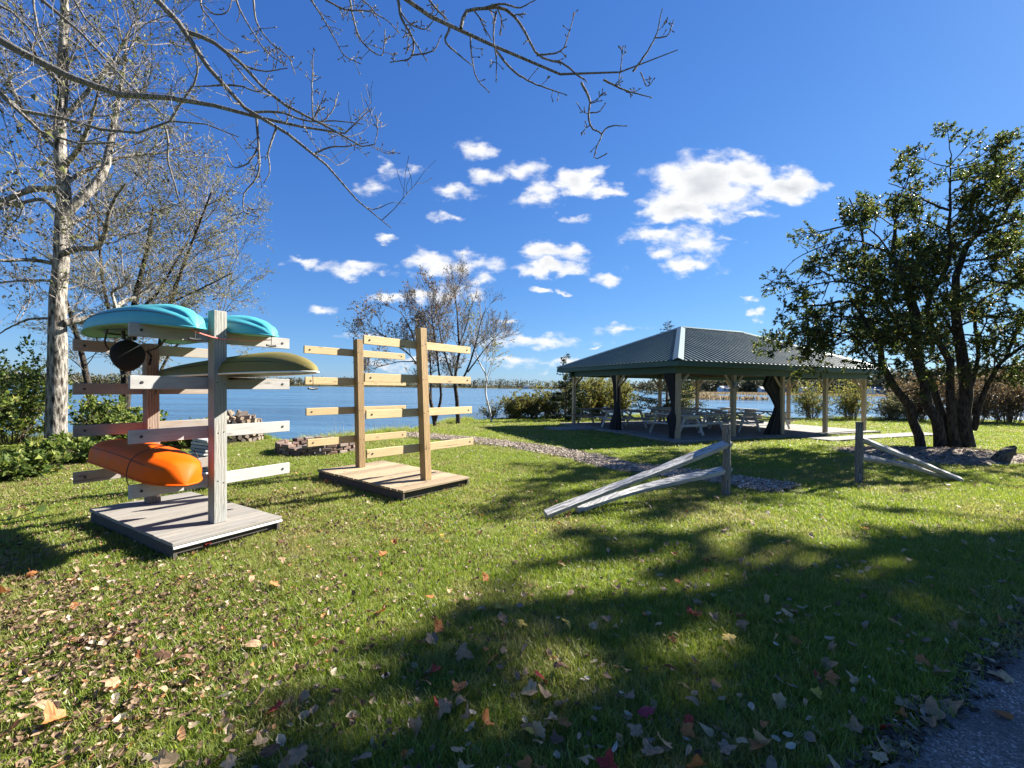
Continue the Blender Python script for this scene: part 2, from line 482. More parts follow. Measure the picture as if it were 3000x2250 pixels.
def flat(name, col, rough=.6, metal=0.0, var=.12, scale=6.0, bumps=.0):
    t = NT(name)
    n = t.noise(t.coord('Object', (scale,) * 3, rand=True), 1.0, 5, .6)
    c = t.mix(n, tuple(x * (1 - var) for x in col), tuple(min(1, x * (1 + var)) for x in col))
    return t.pbr(c, rough, t.bump(n, bumps, .01) if bumps else None, metal)

# ================================================================== THE SETTING
SHORE = np.array([(-1500, -300), (-300, -60), (-60, 2), (-30, 9), (-18, 12.6), (-12.5, 14.2), (-9.6, 15.2), (-7.6, 14.5), (-6.3, 14.3), (-5.2, 15.8), (-4.3, 18.5),
                  (-3.8, 20.6), (-2.6, 23.4), (-1, 25.2), (1.5, 26.6), (5, 28.6), (10, 30), (16, 29.6), (22, 28.6), (30, 28.5), (50, 31), (120, 45), (400, 70), (1500, 120)], float)
def shore_dist(x, y):
    """positive over land"""
    p = np.stack([x, y], -1)
    d2 = np.full(x.shape, 1e12)
    for a, b in zip(SHORE[:-1], SHORE[1:]):
        ab = b - a
        t = np.clip(((p - a) @ ab) / (ab @ ab), 0, 1)
        q = p - (a + t[..., None] * ab)
        d2 = np.minimum(d2, (q ** 2).sum(-1))
    ys = np.interp(x, SHORE[:, 0], SHORE[:, 1])
    return np.where(y < ys, 1, -1) * np.sqrt(d2)
ROAD_N = np.array([-.494, .869]); ROAD_E = .955
def road_edge(t): return ROAD_E + .05 * (vnoise(t, t * 0, 2.3, 5) - .5) + .05 * (vnoise(t, t * 0, 9.0, 6) - .5)
def on_road(x, y):
    n = x * ROAD_N[0] + y * ROAD_N[1]; t = x * ROAD_N[1] - y * ROAD_N[0]
    return (n < road_edge(t)) & (n > -3.4)
def terr(x, y):
    x = np.asarray(x, float); y = np.asarray(y, float)
    d = shore_dist(x, y)
    d = d + .5 * (vnoise(x, y, .9, 2) - .5) * (np.abs(d) < 30)
    s = np.clip((-d + .25) / 2.4, 0, 1); s = s * s * (3 - 2 * s)
    u = -.035 * vnoise(x, y, .35, 3) - .02 * vnoise(x, y, 1.3, 4)
    return u * (1 - s) - 1.7 * s - np.clip(-d - 3, 0, 60) * .02

def m_lawn():
    t = NT('lawn_soil')
    w = t.coord('World')
    big = t.noise(w, .45, 3, .55)
    fine = t.noise(w, 55, 6, .7)
    med = t.noise(w, 6.0, 5, .6)
    g = t.ramp(fine, [(.3, (.05, .06, .014)), (.62, (.15, .17, .04))])
    dry = t.ramp(fine, [(.3, (.08, .065, .026)), (.65, (.22, .185, .085))])
    col = t.mix(t.rng(t.math('ADD', t.math('MULTIPLY', big, .6), t.math('MULTIPLY', med, .4)), .46, .60), g, dry)
    return t.pbr(col, .95, t.bump(fine, .6, .02), spec=.1)
def build_ground():
    def axis(a0, a1, st, far):
        mid = np.arange(a0, a1 + 1e-6, st); s = st; lo, hi = [], []
        x = a0
        while x > -far: s *= 1.22; x -= s; lo.append(x)
        s = st; x = a1
        while x < far: s *= 1.22; x += s; hi.append(x)
        return np.array(lo[::-1] + list(mid) + hi)
    xs, ys = axis(-15, 26, .25, 1600), axis(-2, 32, .25, 1600)
    X, Y = np.meshgrid(xs, ys)
    Z = terr(X, Y)
    V = np.stack([X, Y, Z], -1).reshape(-1, 3)
    nx = len(xs)
    i, j = np.meshgrid(np.arange(nx - 1), np.arange(len(ys) - 1)); a = (j * nx + i).ravel()
    F = np.stack([a, a + 1, a + 1 + nx, a + nx], -1)
    W(MB().add(V, F), 'ground', m_lawn(), smooth=True, kind='structure')
build_ground()

WATER_Z = -.72
def m_water():
    t = NT('lake_water')
    w = t.coord('World', (.55, 1.0, 1.0))
    n1 = t.noise(w, .55, 4, .6, .4); n2 = t.noise(w, 2.6, 4, .6, .3); n3 = t.noise(t.coord('World', (.018, .14, 1)), 1.0, 5, .6)
    h = t.math('ADD', t.math('MULTIPLY', n1, .8), t.math('MULTIPLY', n2, .3))
    b = t.bump(h, .42, .55)
    col = t.mix(t.rng(n3, .4, .62), (.030, .078, .135), (.070, .138, .19))
    return t.pbr(col, t.rng(n3, .38, .62, .08, .26), b, spec=.5)
xs = np.array([-4000, 4000.]); 
W(MB().add([(-4000, 6, WATER_Z), (4000, 6, WATER_Z), (4000, 5000, WATER_Z), (-4000, 5000, WATER_Z)], [[0, 1, 2, 3]]), 'lake', m_water(), kind='structure')

# far shore -------------------------------------------------------------
def far_r(th):      # th: angle from straight ahead, right positive
    u = np.tan(th)
    r = np.interp(u, [-4, -1.2, -.6, 0, .18, .30, .38, .5, .7, .85, 1.2, 4], [700, 820, 900, 860, 800, 620, 420, 380, 360, 340, 260, 200])
    return r * (1 + .05 * (vnoise(th * 40, th * 0, 1.0, 8) - .5))
def m_far():
    t = NT('far_land'); n = t.noise(t.coord('World'), .05, 4, .6)
    return t.pbr(t.ramp(n, [(.35, (.035, .04, .018)), (.7, (.11, .095, .045))]), .95, spec=.1)
th = np.linspace(-1.36, 1.36, 240)
rr = far_r(th)
prof = [(0, WATER_Z - .3), (3, WATER_Z + .25), (14, WATER_Z + 1.0), (60, 2.0), (400, 6.0), (2500, 10)]
V = np.concatenate([np.stack([np.sin(th) * (rr + a), np.cos(th) * (rr + a), np.full_like(th, z)], -1) for a, z in prof])
F = [[k * 240 + i, k * 240 + i + 1, (k + 1) * 240 + i + 1, (k + 1) * 240 + i] for k in range(len(prof) - 1) for i in range(239)]
W(MB().add(V, F), 'far_shore', m_far(), smooth=True, kind='structure')

# road -------------------------------------------------------------------
def m_asphalt():
    t = NT('asphalt')
    w = t.coord('World')
    ag = t.voro(w, 110, 'F1', 'Color'); sp = t.n('ShaderNodeSeparateColor'); t.l(ag, sp.inputs[0])
    base = t.ramp(sp.outputs[0], [(.0, (.075, .066, .057)), (.7, (.175, .158, .138)), (.92, (.28, .26, .23)), (1.0, (.48, .44, .39))])
    pat = t.rng(t.noise(w, 2.2, 5, .6), .4, .62)
    col = t.mix(t.math('MULTIPLY', pat, .55), base, (.085, .078, .072))
    return t.pbr(col, .85, t.bump(t.math('ADD', t.voro(w, 110), t.math('MULTIPLY', t.noise(w, 18, 4), .8)), .7, .006), spec=.3)
def build_road():
    T = np.arange(-30, 30, .06); ed = road_edge(T)
    rows = []
    for k, (n, z) in enumerate([(None, -.012), (None, .010), (.55, .014), (-1.0, .022), (-2.6, .016), (-3.4, .004)]):
        nn = ed + (.02 if k == 0 else 0) if n is None else np.full_like(T, n)
        rows.append(np.stack([nn * ROAD_N[0] + T * ROAD_N[1], nn * ROAD_N[1] - T * ROAD_N[0], np.full_like(T, z)], -1))
    V = np.concatenate(rows); m = len(T)
    F = [[k * m + i, k * m + i + 1, (k + 1) * m + i + 1, (k + 1) * m + i] for k in range(len(rows) - 1) for i in range(m - 1)]
    W(MB().add(V, np.array(F)[:, ::-1]), 'road', m_asphalt(), smooth=True, kind='structure')
build_road()

# pavilion frame of reference ---------------------------------------------
PU = np.array([.918, .3966, 0]); PV = np.array([-.3966, .918, 0]); P00 = np.array([5.70, 15.215, 0])
S1, S2 = 3.399, 2.639
def pav(a, b, z=0.0): return P00 + PU * a + PV * b + np.array([0, 0, z])
def pav_inv(x, y):
    d = np.stack([x - P00[0], y - P00[1]], -1)
    return d @ PU[:2], d @ PV[:2]
def m_concrete():
    t = NT('concrete'); w = t.coord('World')
    n = t.noise(w, 3.0, 6, .65); f = t.noise(w, 60, 4, .6)
    col = t.ramp(t.math('ADD', t.math('MULTIPLY', n, .7), t.math('MULTIPLY', f, .3)), [(.3, (.15, .14, .125)), (.7, (.27, .255, .235))])
    return t.pbr(col, .9, t.bump(f, .4, .004), spec=.2)
CONC = m_concrete()
def prism(poly, z0, z1):
    n = len(poly); V = [(*p, z0) for p in poly] + [(*p, z1) for p in poly]
    mb = MB().add(V, [[i, (i + 1) % n, n + (i + 1) % n, n + i] for i in range(n)])
    mb.f.append((np.array([list(range(n, 2 * n))]), 0))
    return mb
slab = [tuple(pav(a, b)[:2]) for a, b in ((-.55, -.45), (10.95, -.45), (10.95, 7.2), (-.55, 7.2))]
SLABS = [slab, [tuple(pav(a, b)[:2]) for a, b in ((-2.3, 4.3), (-.58, 4.3), (-.58, 5.5), (-2.3, 5.5))],
         [tuple(pav(a, b)[:2]) for a, b in ((5.2, -1.9), (12.6, -1.9), (12.6, -1.05), (5.2, -1.05))],
         [tuple(pav(a, b)[:2]) for a, b in ((5.2, -1.03), (6.4, -1.03), (6.4, -.47), (5.2, -.47))]]
for nm, poly, z in zip(('pavilion_slab', 'paving_pad', 'walkway', 'walkway_link'), SLABS, (.05, .035, .03, .032)):
    W(prism(poly, -.08, z), nm, CONC, kind='structure')
def in_poly(x, y, poly, grow_=0.0):
    c = np.mean(poly, 0); q = [(np.array(p) - c) * (1 + grow_) + c for p in poly]
    r = np.ones(x.shape, bool)
    for a, b in zip(q, q[1:] + q[:1]):
        r &= ((b[0] - a[0]) * (y - a[1]) - (b[1] - a[1]) * (x - a[0])) > 0
    return r

# wood chip path -----------------------------------------------------------
PATH = np.array([G(*p)[:2] for p in ((1200, 1270), (1261, 1279), (1386, 1289), (1494, 1303), (1603, 1319), (1711, 1338), (1792, 1359), (1901, 1376), (2009, 1388), (2118, 1403), (2226, 1419), (2300, 1432))])
PATH = spline(np.column_stack([PATH, np.zeros(len(PATH))]), 120)[:, :2]
def path_dist(x, y):
    d = np.full(x.shape, 1e9)
    for p in PATH[::2]: d = np.minimum(d, np.hypot(x - p[0], y - p[1]))
    return d
def path_half(x, y): return .52 + .28 * (vnoise(x, y, 1.7, 11) - .5) + .18 * (vnoise(x, y, 6.0, 12) - .5)
def m_mulch():
    t = NT('wood_mulch'); w = t.coord('World')
    v = t.voro(w, 22, 'F1', 'Color'); s = t.n('ShaderNodeSeparateColor'); t.l(v, s.inputs[0])
    col = t.ramp(s.outputs[0], [(0, (.08, .062, .047)), (.5, (.21, .17, .13)), (1, (.36, .31, .25))])
    return t.pbr(col, .95, t.bump(t.voro(w, 22), .8, .02), spec=.1)
MULCH = m_mulch()
tg = unit(np.gradient(PATH, axis=0)); nn = np.stack([-tg[:, 1], tg[:, 0]], -1)
hw = path_half(PATH[:, 0], PATH[:, 1])[:, None]
rows = [np.column_stack([PATH + nn * hw * k, np.full(len(PATH), z)]) for k, z in ((-1.0, -.02), (-.8, .006), (0, .018), (.8, .006), (1.0, -.02))]
m_ = len(PATH)
W(MB().add(np.concatenate(rows), [[k * m_ + i, k * m_ + i + 1, (k + 1) * m_ + i + 1, (k + 1) * m_ + i] for k in range(4) for i in range(m_ - 1)]), 'path', MULCH, smooth=True, kind='structure')
def chips(n, sampler, name, label, stops):
    x, y, z = sampler(n); n = len(x)
    yaw = rng.uniform(0, 6.28, n); pit = rng.normal(0, .35, n)
    ln = rng.uniform(.025, .085, n); wd = rng.uniform(.010, .024, n)
    d = np.stack([np.cos(yaw) * np.cos(pit), np.sin(yaw) * np.cos(pit), np.sin(pit)], -1)
    s = unit(np.stack([-np.sin(yaw), np.cos(yaw), rng.normal(0, .4, n)], -1)); up = np.cross(d, s) * .006
    c = np.stack([x, y, z], -1); d = d * ln[:, None] / 2; s = s * wd[:, None] / 2
    V = np.stack([c - d - s, c + d - s, c + d + s, c - d + s, c - d - s + up, c + d - s + up, c + d + s + up, c - d + s + up], 1).reshape(-1, 3)
    i = np.arange(n)[:, None] * 8
    F = np.concatenate([i + np.array([q]) for q in ([4, 5, 6, 7], [0, 1, 5, 4], [1, 2, 6, 5], [2, 3, 7, 6], [3, 0, 4, 7])])
    t = NT(name + '_wood'); mt = t.pbr(t.ramp(t.island(), stops), .9, spec=.15)
    W(MB().add(V, F), name, mt, kind='stuff', label=label, cat='wood chips')
def s_path(n):
    k = rng.integers(0, len(PATH), n); o = rng.normal(0, .42, n)
    x = PATH[k, 0] + nn[k, 0] * o + rng.normal(0, .05, n); y = PATH[k, 1] + nn[k, 1] * o + rng.normal(0, .05, n)
    ok = path_dist(x, y) < path_half(x, y) + .06
    return x[ok], y[ok], .018 + rng.uniform(0, .015, ok.sum())
CHIP = [(0, (.12, .09, .068)), (.35, (.28, .22, .165)), (.7, (.43, .36, .28)), (1, (.56, .50, .41))]
chips(13000, s_path, 'wood_chips', 'pale wood chips strewn along the winding mulch path', CHIP)

# mulch bed under the apple tree ---------------------------------------------
BED_C = G(2715, 1330)[:2] + np.array([.2, 0])
def bed_r(x, y):
    a = np.arctan2(y - BED_C[1], x - BED_C[0])
    return np.hypot((x - BED_C[0]) / 2.5, (y - BED_C[1]) / 1.55) / (1 + .12 * np.sin(3 * a + 1) + .08 * np.sin(5 * a))
aa = np.linspace(0, 2 * np.pi, 48, endpoint=False)
ringk = lambda k: np.stack([BED_C[0] + 2.5 * k * np.cos(aa) * (1 + .1 * np.sin(3 * aa + 1)), BED_C[1] + 1.55 * k * np.sin(aa) * (1 + .1 * np.sin(3 * aa + 1)), np.full(48, .16 * (1 - k * k) - .012)], -1)
V = np.concatenate([ringk(k) for k in (.02, .3, .55, .8, 1.03)])
W(MB().add(V, [[k * 48 + i, (k + 1) * 48 + i, (k + 1) * 48 + (i + 1) % 48, k * 48 + (i + 1) % 48] for k in range(4) for i in range(48)]), 'mulch_bed', MULCH, smooth=True, kind='structure')
def s_bed(n):
    x = BED_C[0] + rng.uniform(-2.8, 2.8, n); y = BED_C[1] + rng.uniform(-1.8, 1.8, n); r = bed_r(x, y); ok = r < 1.04
    return x[ok], y[ok], (.16 * (1 - r[ok] ** 2)).clip(0) + .004
chips(2600, s_bed, 'bark_mulch', 'brown bark mulch around the foot of the apple tree', [(0, (.05, .03, .02)), (.5, (.16, .10, .065)), (1, (.36, .27, .2))])

def s_edge(n):
    T = rng.uniform(-2, 8, n); o = road_edge(T) + rng.normal(.02, .05, n)
    return o * ROAD_N[0] + T * ROAD_N[1], o * ROAD_N[1] - T * ROAD_N[0], .008 + rng.uniform(0, .01, n)
chips(1500, s_edge, 'edge_grit', 'dark grit and crumbs along the ragged asphalt edge', [(0, (.03, .024, .018)), (.5, (.08, .065, .05)), (.9, (.15, .12, .09)), (1, (.3, .26, .2))])

# grass -----------------------------------------------------------------------
RACKS = {'old': dict(c=np.array([-4.035, 5.476, 0]), a=58.78, L=2.29, W=1.127), 'new': dict(c=np.array([-2.184, 8.107, 0]), a=51.06, L=2.585, W=1.447)}
for r_ in RACKS.values():
    r_['u'] = np.array([math.cos(R(r_['a'])), math.sin(R(r_['a'])), 0]); r_['v'] = np.array([-r_['u'][1], r_['u'][0], 0])
PIT = G(935, 1318); PIT_R = .95
def free_lawn(x, y):
    ok = shore_dist(x, y) > -.25
    ok &= ~on_road(x + ROAD_N[0] * .04 * vnoise(x, y, 4, 9), y + ROAD_N[1] * .04 * vnoise(x, y, 4, 9)) & (path_dist(x, y) > path_half(x, y) * .93)
    for s in SLABS: ok &= ~in_poly(x, y, s)
    for r_ in RACKS.values():
        dx, dy = x - r_['c'][0], y - r_['c'][1]
        ok &= ~((np.abs(dx * r_['u'][0] + dy * r_['u'][1]) < r_['W'] / 2 - .06) & (np.abs(dx * r_['v'][0] + dy * r_['v'][1]) < r_['L'] / 2 - .06))
    ok &= np.hypot(x - PIT[0], y - PIT[1]) > PIT_R - .1
    ok &= bed_r(x, y) > .97
    return ok
def litter_patch(x, y):
    return np.exp(-(((x + 3.5) / 1.25) ** 2 + ((y - 2.9) / .95) ** 2)) * 1.3 + np.exp(-(((x + 9.0) / 1.6) ** 2 + ((y - 8.6) / 1.1) ** 2)) * .9
def litter_density(x, y):
    """where fallen leaves lie thick: 0..1"""
    a = np.exp(-(((x + 3.4) / 1.5) ** 2 + ((y - 2.9) / 1.0) ** 2)) * 2.6 + np.exp(-(((x + 4.6) / 1.6) ** 2 + ((y - 4.0) / 1.2) ** 2)) * .8
    b = np.exp(-(((x + 5.5) / 4.5) ** 2 + ((y - 7) / 4.0) ** 2)) * .75
    c = np.exp(-(((x + .6) / 1.8) ** 2 + ((y - 5.6) / 1.2) ** 2)) * .45
    e = np.exp(-(((x + 9.5) / 2.2) ** 2 + ((y - 8.5) / 2.0) ** 2)) * .9
    return (a + b + c + e) * (.35 + 1.1 * vnoise(x, y, 1.6, 21) * vnoise(x, y, 5, 22) * 2)

def m_grass():
    t = NT('grass_blades')
    w = t.coord('World')
    f = t.math('ADD', t.math('MULTIPLY', t.island(), .65), t.math('MULTIPLY', t.orand(), .35))
    g = t.ramp(f, [(0, (.072, .125, .018)), (.45, (.175, .24, .038)), (.8, (.275, .31, .062)), (.93, (.37, .35, .13)), (1, (.50, .43, .23))])
    d = t.ramp(f, [(0, (.11, .11, .03)), (.4, (.22, .21, .065)), (.75, (.34, .295, .13)), (1, (.48, .40, .22))])
    pat = t.math('ADD', t.math('MULTIPLY', t.noise(w, .5, 3, .5), .55), t.math('MULTIPLY', t.noise(w, 3.5, 4, .6), .45))
    col = t.mix(t.rng(pat, .48, .66), g, d)
    hs = t.n('ShaderNodeHueSaturation'); hs.inputs['Value'].default_value = 1.35; hs.inputs['Saturation'].default_value = 1.12; t.l(col, hs.inputs['Color'])
    return t.leaf(col, .42, .45, hs.outputs[0], .35)
GRASS = m_grass()
def blade_clump(n, rad, hmin, hmax, wid):
    a = rng.uniform(0, 6.28, n); r = rad * np.sqrt(rng.uniform(0, 1, n))
    b = np.stack([r * np.cos(a), r * np.sin(a), np.full(n, -.006)], -1)
    yaw = rng.uniform(0, 6.28, n); lean = rng.uniform(.15, 1.0, n); h = rng.uniform(hmin, hmax, n)
    d = np.stack([np.cos(yaw) * lean, np.sin(yaw) * lean, np.ones(n)], -1)
    s = np.stack([-np.sin(yaw + rng.normal(0, .8, n)), np.cos(yaw), np.zeros(n)], -1) * (wid * rng.uniform(.7, 1.2, n))[:, None]
    m = b + unit(d * [.6, .6, 1]) * (h * .55)[:, None]; t = m + unit(d * [1.5, 1.5, .75]) * (h * .55)[:, None]
    V = np.stack([b - s, b + s, m + s * .8, m - s * .8, t], 1).reshape(-1, 3)
    i = np.arange(n)[:, None] * 5
    return MB().add(V, i + np.array([[0, 1, 2, 3]]), i + np.array([[3, 2, 4]]))
def clumps(tag, specs):
    c = bpy.data.collections.new(tag)
    for k, s in enumerate(specs):
        me = blade_clump(*s).mesh(f'{tag}_{k:02d}'); me.materials.append(GRASS)
        o = bpy.data.objects.new(f'{tag}_{k:02d}', me); c.objects.link(o)
    return c
def scatter(name, x, y, z, scl, coll, npick, label):
    n = len(x)
    me = bpy.data.meshes.new(name); me.vertices.add(n)
    me.vertices.foreach_set('co', np.stack([x, y, z], -1).astype(np.float32).ravel())
    def att(nm, ty, arr, f='value'):
        a = me.attributes.new(nm, ty, 'POINT'); a.data.foreach_set(f, arr)
    att('turn', 'FLOAT_VECTOR', np.stack([rng.normal(0, .08, n), rng.normal(0, .08, n), rng.uniform(0, 6.28, n)], -1).astype(np.float32).ravel(), 'vector')
    att('size', 'FLOAT', scl.astype(np.float32)); att('pick', 'INT', rng.integers(0, npick, n).astype(np.int32))
    o = link(name, me, None, None, None, label, 'grass', None, 'stuff')
    ng = bpy.data.node_groups.new(name, 'GeometryNodeTree')
    ng.interface.new_socket('Geometry', in_out='INPUT', socket_type='NodeSocketGeometry'); ng.interface.new_socket('Geometry', in_out='OUTPUT', socket_type='NodeSocketGeometry')
    N, L = ng.nodes, ng.links
    gi, go = N.new('NodeGroupInput'), N.new('NodeGroupOutput')
    ci = N.new('GeometryNodeCollectionInfo'); ci.inputs[0].default_value = coll; ci.inputs[1].default_value = True; ci.inputs[2].default_value = True
    ip = N.new('GeometryNodeInstanceOnPoints'); ip.inputs['Pick Instance'].default_value = True
    def na(nm, ty):
        a = N.new('GeometryNodeInputNamedAttribute'); a.data_type = ty; a.inputs[0].default_value = nm; return a.outputs[0]
    e = N.new('FunctionNodeEulerToRotation'); L.new(na('turn', 'FLOAT_VECTOR'), e.inputs[0])
    L.new(gi.outputs[0], ip.inputs['Points']); L.new(ci.outputs[0], ip.inputs['Instance']); L.new(na('pick', 'INT'), ip.inputs['Instance Index'])
    L.new(e.outputs[0], ip.inputs['Rotation']); L.new(na('size', 'FLOAT'), ip.inputs['Scale']); L.new(ip.outputs[0], go.inputs[0])
    md = o.modifiers.new('tufts', 'NODES'); md.node_group = ng
    return o
def lawn_points(n, y0, y1, pw=1.0):
    y = y0 + (y1 - y0) * rng.uniform(0, 1, n) ** pw
    x = rng.uniform(-1.35, 1.35, n) * (y + .6)
    k = free_lawn(x, y) & (rng.uniform(size=len(x)) > .75 * np.clip(litter_patch(x, y), 0, 1) * (vnoise(x, y, 3.0, 23) > .3))
    return x[k], y[k]
near = clumps('near_tuft', [(24, .055, .025, .075, .0021) for _ in range(8)])
x, y = lawn_points(26000, 1.1, 5.2, .75)
scatter('grass', x, y, terr(x, y), rng.uniform(.75, 1.3, len(x)), near, 8, 'short mown grass with mixed green and straw blades in the foreground')
midc = clumps('mid_tuft', [(30, .11, .025, .065, .0032) for _ in range(6)])
x, y = lawn_points(42000, 4.8, 13.5, .8)
scatter('grass', x, y, terr(x, y), rng.uniform(.75, 1.3, len(x)), midc, 6, 'mown lawn grass around the racks and the split rail fences')
farc = clumps('far_tuft', [(30, .22, .03, .075, .006) for _ in range(6)])
x, y = lawn_points(30000, 13, 32, .9)
scatter('grass', x, y, terr(x, y), rng.uniform(.8, 1.35, len(x)), farc, 6, 'lawn grass around the pavilion towards the lake')
# ragged tall grass along the bank and the left border
k = rng.integers(0, 14000, 9000)
seg = spline(np.column_stack([SHORE[4:20], np.zeros(16)]), 14000)
x = seg[k, 0] + rng.normal(0, .35, 9000); y = seg[k, 1] + rng.normal(0, .35, 9000)
tall = clumps('bank_tuft', [(16, .08, .10, .34, .004) for _ in range(5)])
ok = (vnoise(x, y, .8, 31) > .42)
x, y = x[ok], y[ok]
scatter('grass', x, y, terr(x, y), rng.uniform(.5, 1.2, len(x)), tall, 5, 'ragged taller grass along the edge of the bank')

# ================================================================== RACKS
OLDWOOD = wood('weathered_lumber', (.19, .175, .155), (.42, .40, .37), 1.0, (.33, .325, .31))
OLDPOST = wood('aged_post', (.15, .14, .115), (.33, .315, .27), 1.0, (.24, .245, .225))
REDPOST = wood('aged_red_post', (.125, .09, .062), (.25, .185, .135), 1.0)
OLDDECK = wood('aged_decking', (.15, .134, .110), (.255, .232, .196), 1.0, (.205, .196, .176))
NEWWOOD = wood('new_pine', (.36, .24, .10), (.56, .43, .23))
NEWPOST = wood('new_treated_post', (.20, .12, .042), (.36, .24, .105))
NEWDECK = wood('new_decking', (.19, .132, .072), (.36, .272, .165), 1.0, None, .75, (.62, 1.22))
REDARM = wood('shaded_red_arm', (.16, .125, .098), (.31, .255, .20), 1.0, (.25, .24, .22))  # red-brown arm wood, with the rear arms' shade put into the colour
STEEL = flat('dark_bolt', (.045, .042, .04), .5, .6)
SHADOWWOOD = flat('shaded_skirt_wood', (.06, .05, .04), .9, 0, .3, 8)  # near-black tone stands in for the shade under the deck's overhang
ALU = flat('pale_edge_trim', (.62, .61, .58), .5)

def rack(key, label, posts, deckmat, postmat, armmat, deckgap, nb, dz):
    r = RACKS[key]; c, u, v = r['c'], r['u'], r['v']
    t = thing('boat_rack', label, 'boat rack', c)
    L, Wd = r['L'], r['W']
    skirt_t = .038
    # skirts and joists
    for s in (-1, 1):
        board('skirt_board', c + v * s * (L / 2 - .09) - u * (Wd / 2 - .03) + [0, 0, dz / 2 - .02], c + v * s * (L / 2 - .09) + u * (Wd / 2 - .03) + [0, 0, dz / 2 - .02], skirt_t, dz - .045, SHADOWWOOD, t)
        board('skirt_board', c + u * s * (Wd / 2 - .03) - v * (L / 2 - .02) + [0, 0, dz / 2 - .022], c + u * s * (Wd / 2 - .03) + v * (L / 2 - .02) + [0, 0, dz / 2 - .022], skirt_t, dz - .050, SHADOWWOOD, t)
    bw = L / nb
    for i in range(nb):
        o = -L / 2 + bw * (i + .5)
        e = rng.normal(0, .006 if deckgap > .003 else .0015, 2)
        z = dz - .019 + rng.normal(0, .0012)
        board('deck_board', c + v * o - u * (Wd / 2 + e[0]) + [0, 0, z], c + v * o + u * (Wd / 2 + e[1]) + [0, 0, z], bw - deckgap * rng.uniform(.6, 1.4), .036, deckmat, t)
    if key == 'old':
        board('edge_trim', c - v * (L / 2 + .008) - u * (Wd / 2) + [0, 0, dz - .05], c - v * (L / 2 + .008) + u * (Wd / 2) + [0, 0, dz - .05], .014, .026, ALU, t)
    for (bx, by, tx, ty, arms, mat_) in posts:
        b = G(bx, by, dz); d = b[1]; top = D(tx, ty, d)
        pz = top[2]
        up = unit(np.array([top[0] - b[0], 0, top[2] - b[2]]))
        half = .07
        # square post with its faces along u and v
        po = board('post', b - up * .002, top, .14, .14, mat_, t, up=v, c=.006)
        for (px, py, lx, rx) in arms:
            for e in (-.035, .035):
                V, F = lathe([(0, .003), (.006, .003), (.007, 0), (.007, -.004)], 8)
                me = MB().add(V, F).mesh('screw'); me.materials.append(STEEL)
                z = D(px, py, d)[2] + rng.normal(0, .012)
                link('screw', me, None, po, Matrix.Translation(Vector(b + up * (z - b[2]) - v * .0712 + u * (e + rng.normal(0, .006)))) @ Vector(-v).to_track_quat('Z', 'Y').to_matrix().to_4x4())
        for (px, py, lx, rx) in arms:
            z = D(px, py, d)[2]
            base = b + up * (z - b[2]) + v * (half + .020)
            # ends found where the arm's line meets the sight lines
            def hit(xx):
                k = (_rect(xx, py)[0]) / FPX
                return (k * base[1] - base[0]) / (u[0] - k * u[1])
            l, r2 = hit(lx), hit(rx)
            a = board('arm', base + u * l, base + u * r2, .038, .135 if key == 'new' else .14, REDARM if mat_ is REDPOST else armmat, t)
            for q in (l + .10, r2 - .10):
                V, F = lathe([(0, .006), (.012, .006), (.015, .002), (.015, -.05)], 10)
                me = MB().add(V, F).mesh('bolt'); me.materials.append(STEEL)
                p = base + u * q - v * .020
                M = Matrix.Translation(Vector(p)) @ Vector(-v).to_track_quat('Z', 'Y').to_matrix().to_4x4()
                link('bolt', me, None, a, M)
        pass
    return t
OLD = rack('old', 'weathered grey wooden boat rack with kayaks on its arms', [
    (637, 1528, 637, 912, [(637, 986, 376, 846), (637, 1123, 378, 846), (637, 1265, 376, 846), (637, 1407, 377, 846)], OLDPOST),
    (447, 1471, 440, 1008, [(443, 1024, 213, 655), (444, 1140, 213, 655), (445, 1252, 214, 655), (446, 1376, 215, 655)], REDPOST)],
    OLDDECK, OLDPOST, OLDWOOD, .002, 16, .16)
NEW = rack('new', 'empty new yellow pine boat rack on its own slatted platform', [
    (1248, 1405, 1233, 962, [(1233, 1010, 1064, 1377), (1237, 1110, 1067, 1378), (1240, 1208, 1071, 1381), (1243, 1312, 1073, 1385)], NEWPOST),
    (1056, 1368, 1049, 995, [(1050, 1034, 890, 1186), (1051, 1118, 893, 1188), (1052, 1202, 896, 1188), (1054, 1286, 900, 1189)], NEWPOST)],
    NEWDECK, NEWPOST, NEWWOOD, .014, 17, .16)

# ================================================================== KAYAKS
def m_plastic(name, col, rough=.38, spec=.4, scuff=.35):
    t = NT(name)
    n = t.noise(t.coord('Object', (3, 3, 3)), 1.0, 5, .6); s = t.noise(t.coord('Object', (2, 40, 40)), 1.0, 4, .6)
    c = t.mix(t.rng(n, .35, .7), tuple(x * .88 for x in col), tuple(min(1, x * 1.08) for x in col))
    c = t.mix(t.rng(s, .66, .74, 0, scuff), c, tuple(min(1, x * .6 + .25) for x in col))
    g = t.noise(t.coord('Object', (90, 90, 90)), 1.0, 2, .5)
    return t.pbr(c, t.rng(n, .3, .7, rough - .06, rough + .14), t.bump(g, .12, .003), 0.0, spec)
TEAL = m_plastic('teal_plastic', (.06, .32, .36), .42); ORANGE = m_plastic('orange_plastic', (.62, .088, .0005), .5, .12, .08); OLIVE = m_plastic('olive_plastic', (.165, .138, .042), .5, .15)
BLACK = flat('black_fabric', (.008, .008, .009), .85); CORD = flat('dark_cord', (.05, .035, .025), .8); PINK = flat('pink_cord', (.62, .16, .13), .8); CREAM = flat('cream_rim', (.72, .69, .58), .5)
BLACKPL = flat('black_plastic', (.012, .012, .013), .4)
DECKTEAL = m_plastic('teal_deck', (.14, .40, .35), .5)

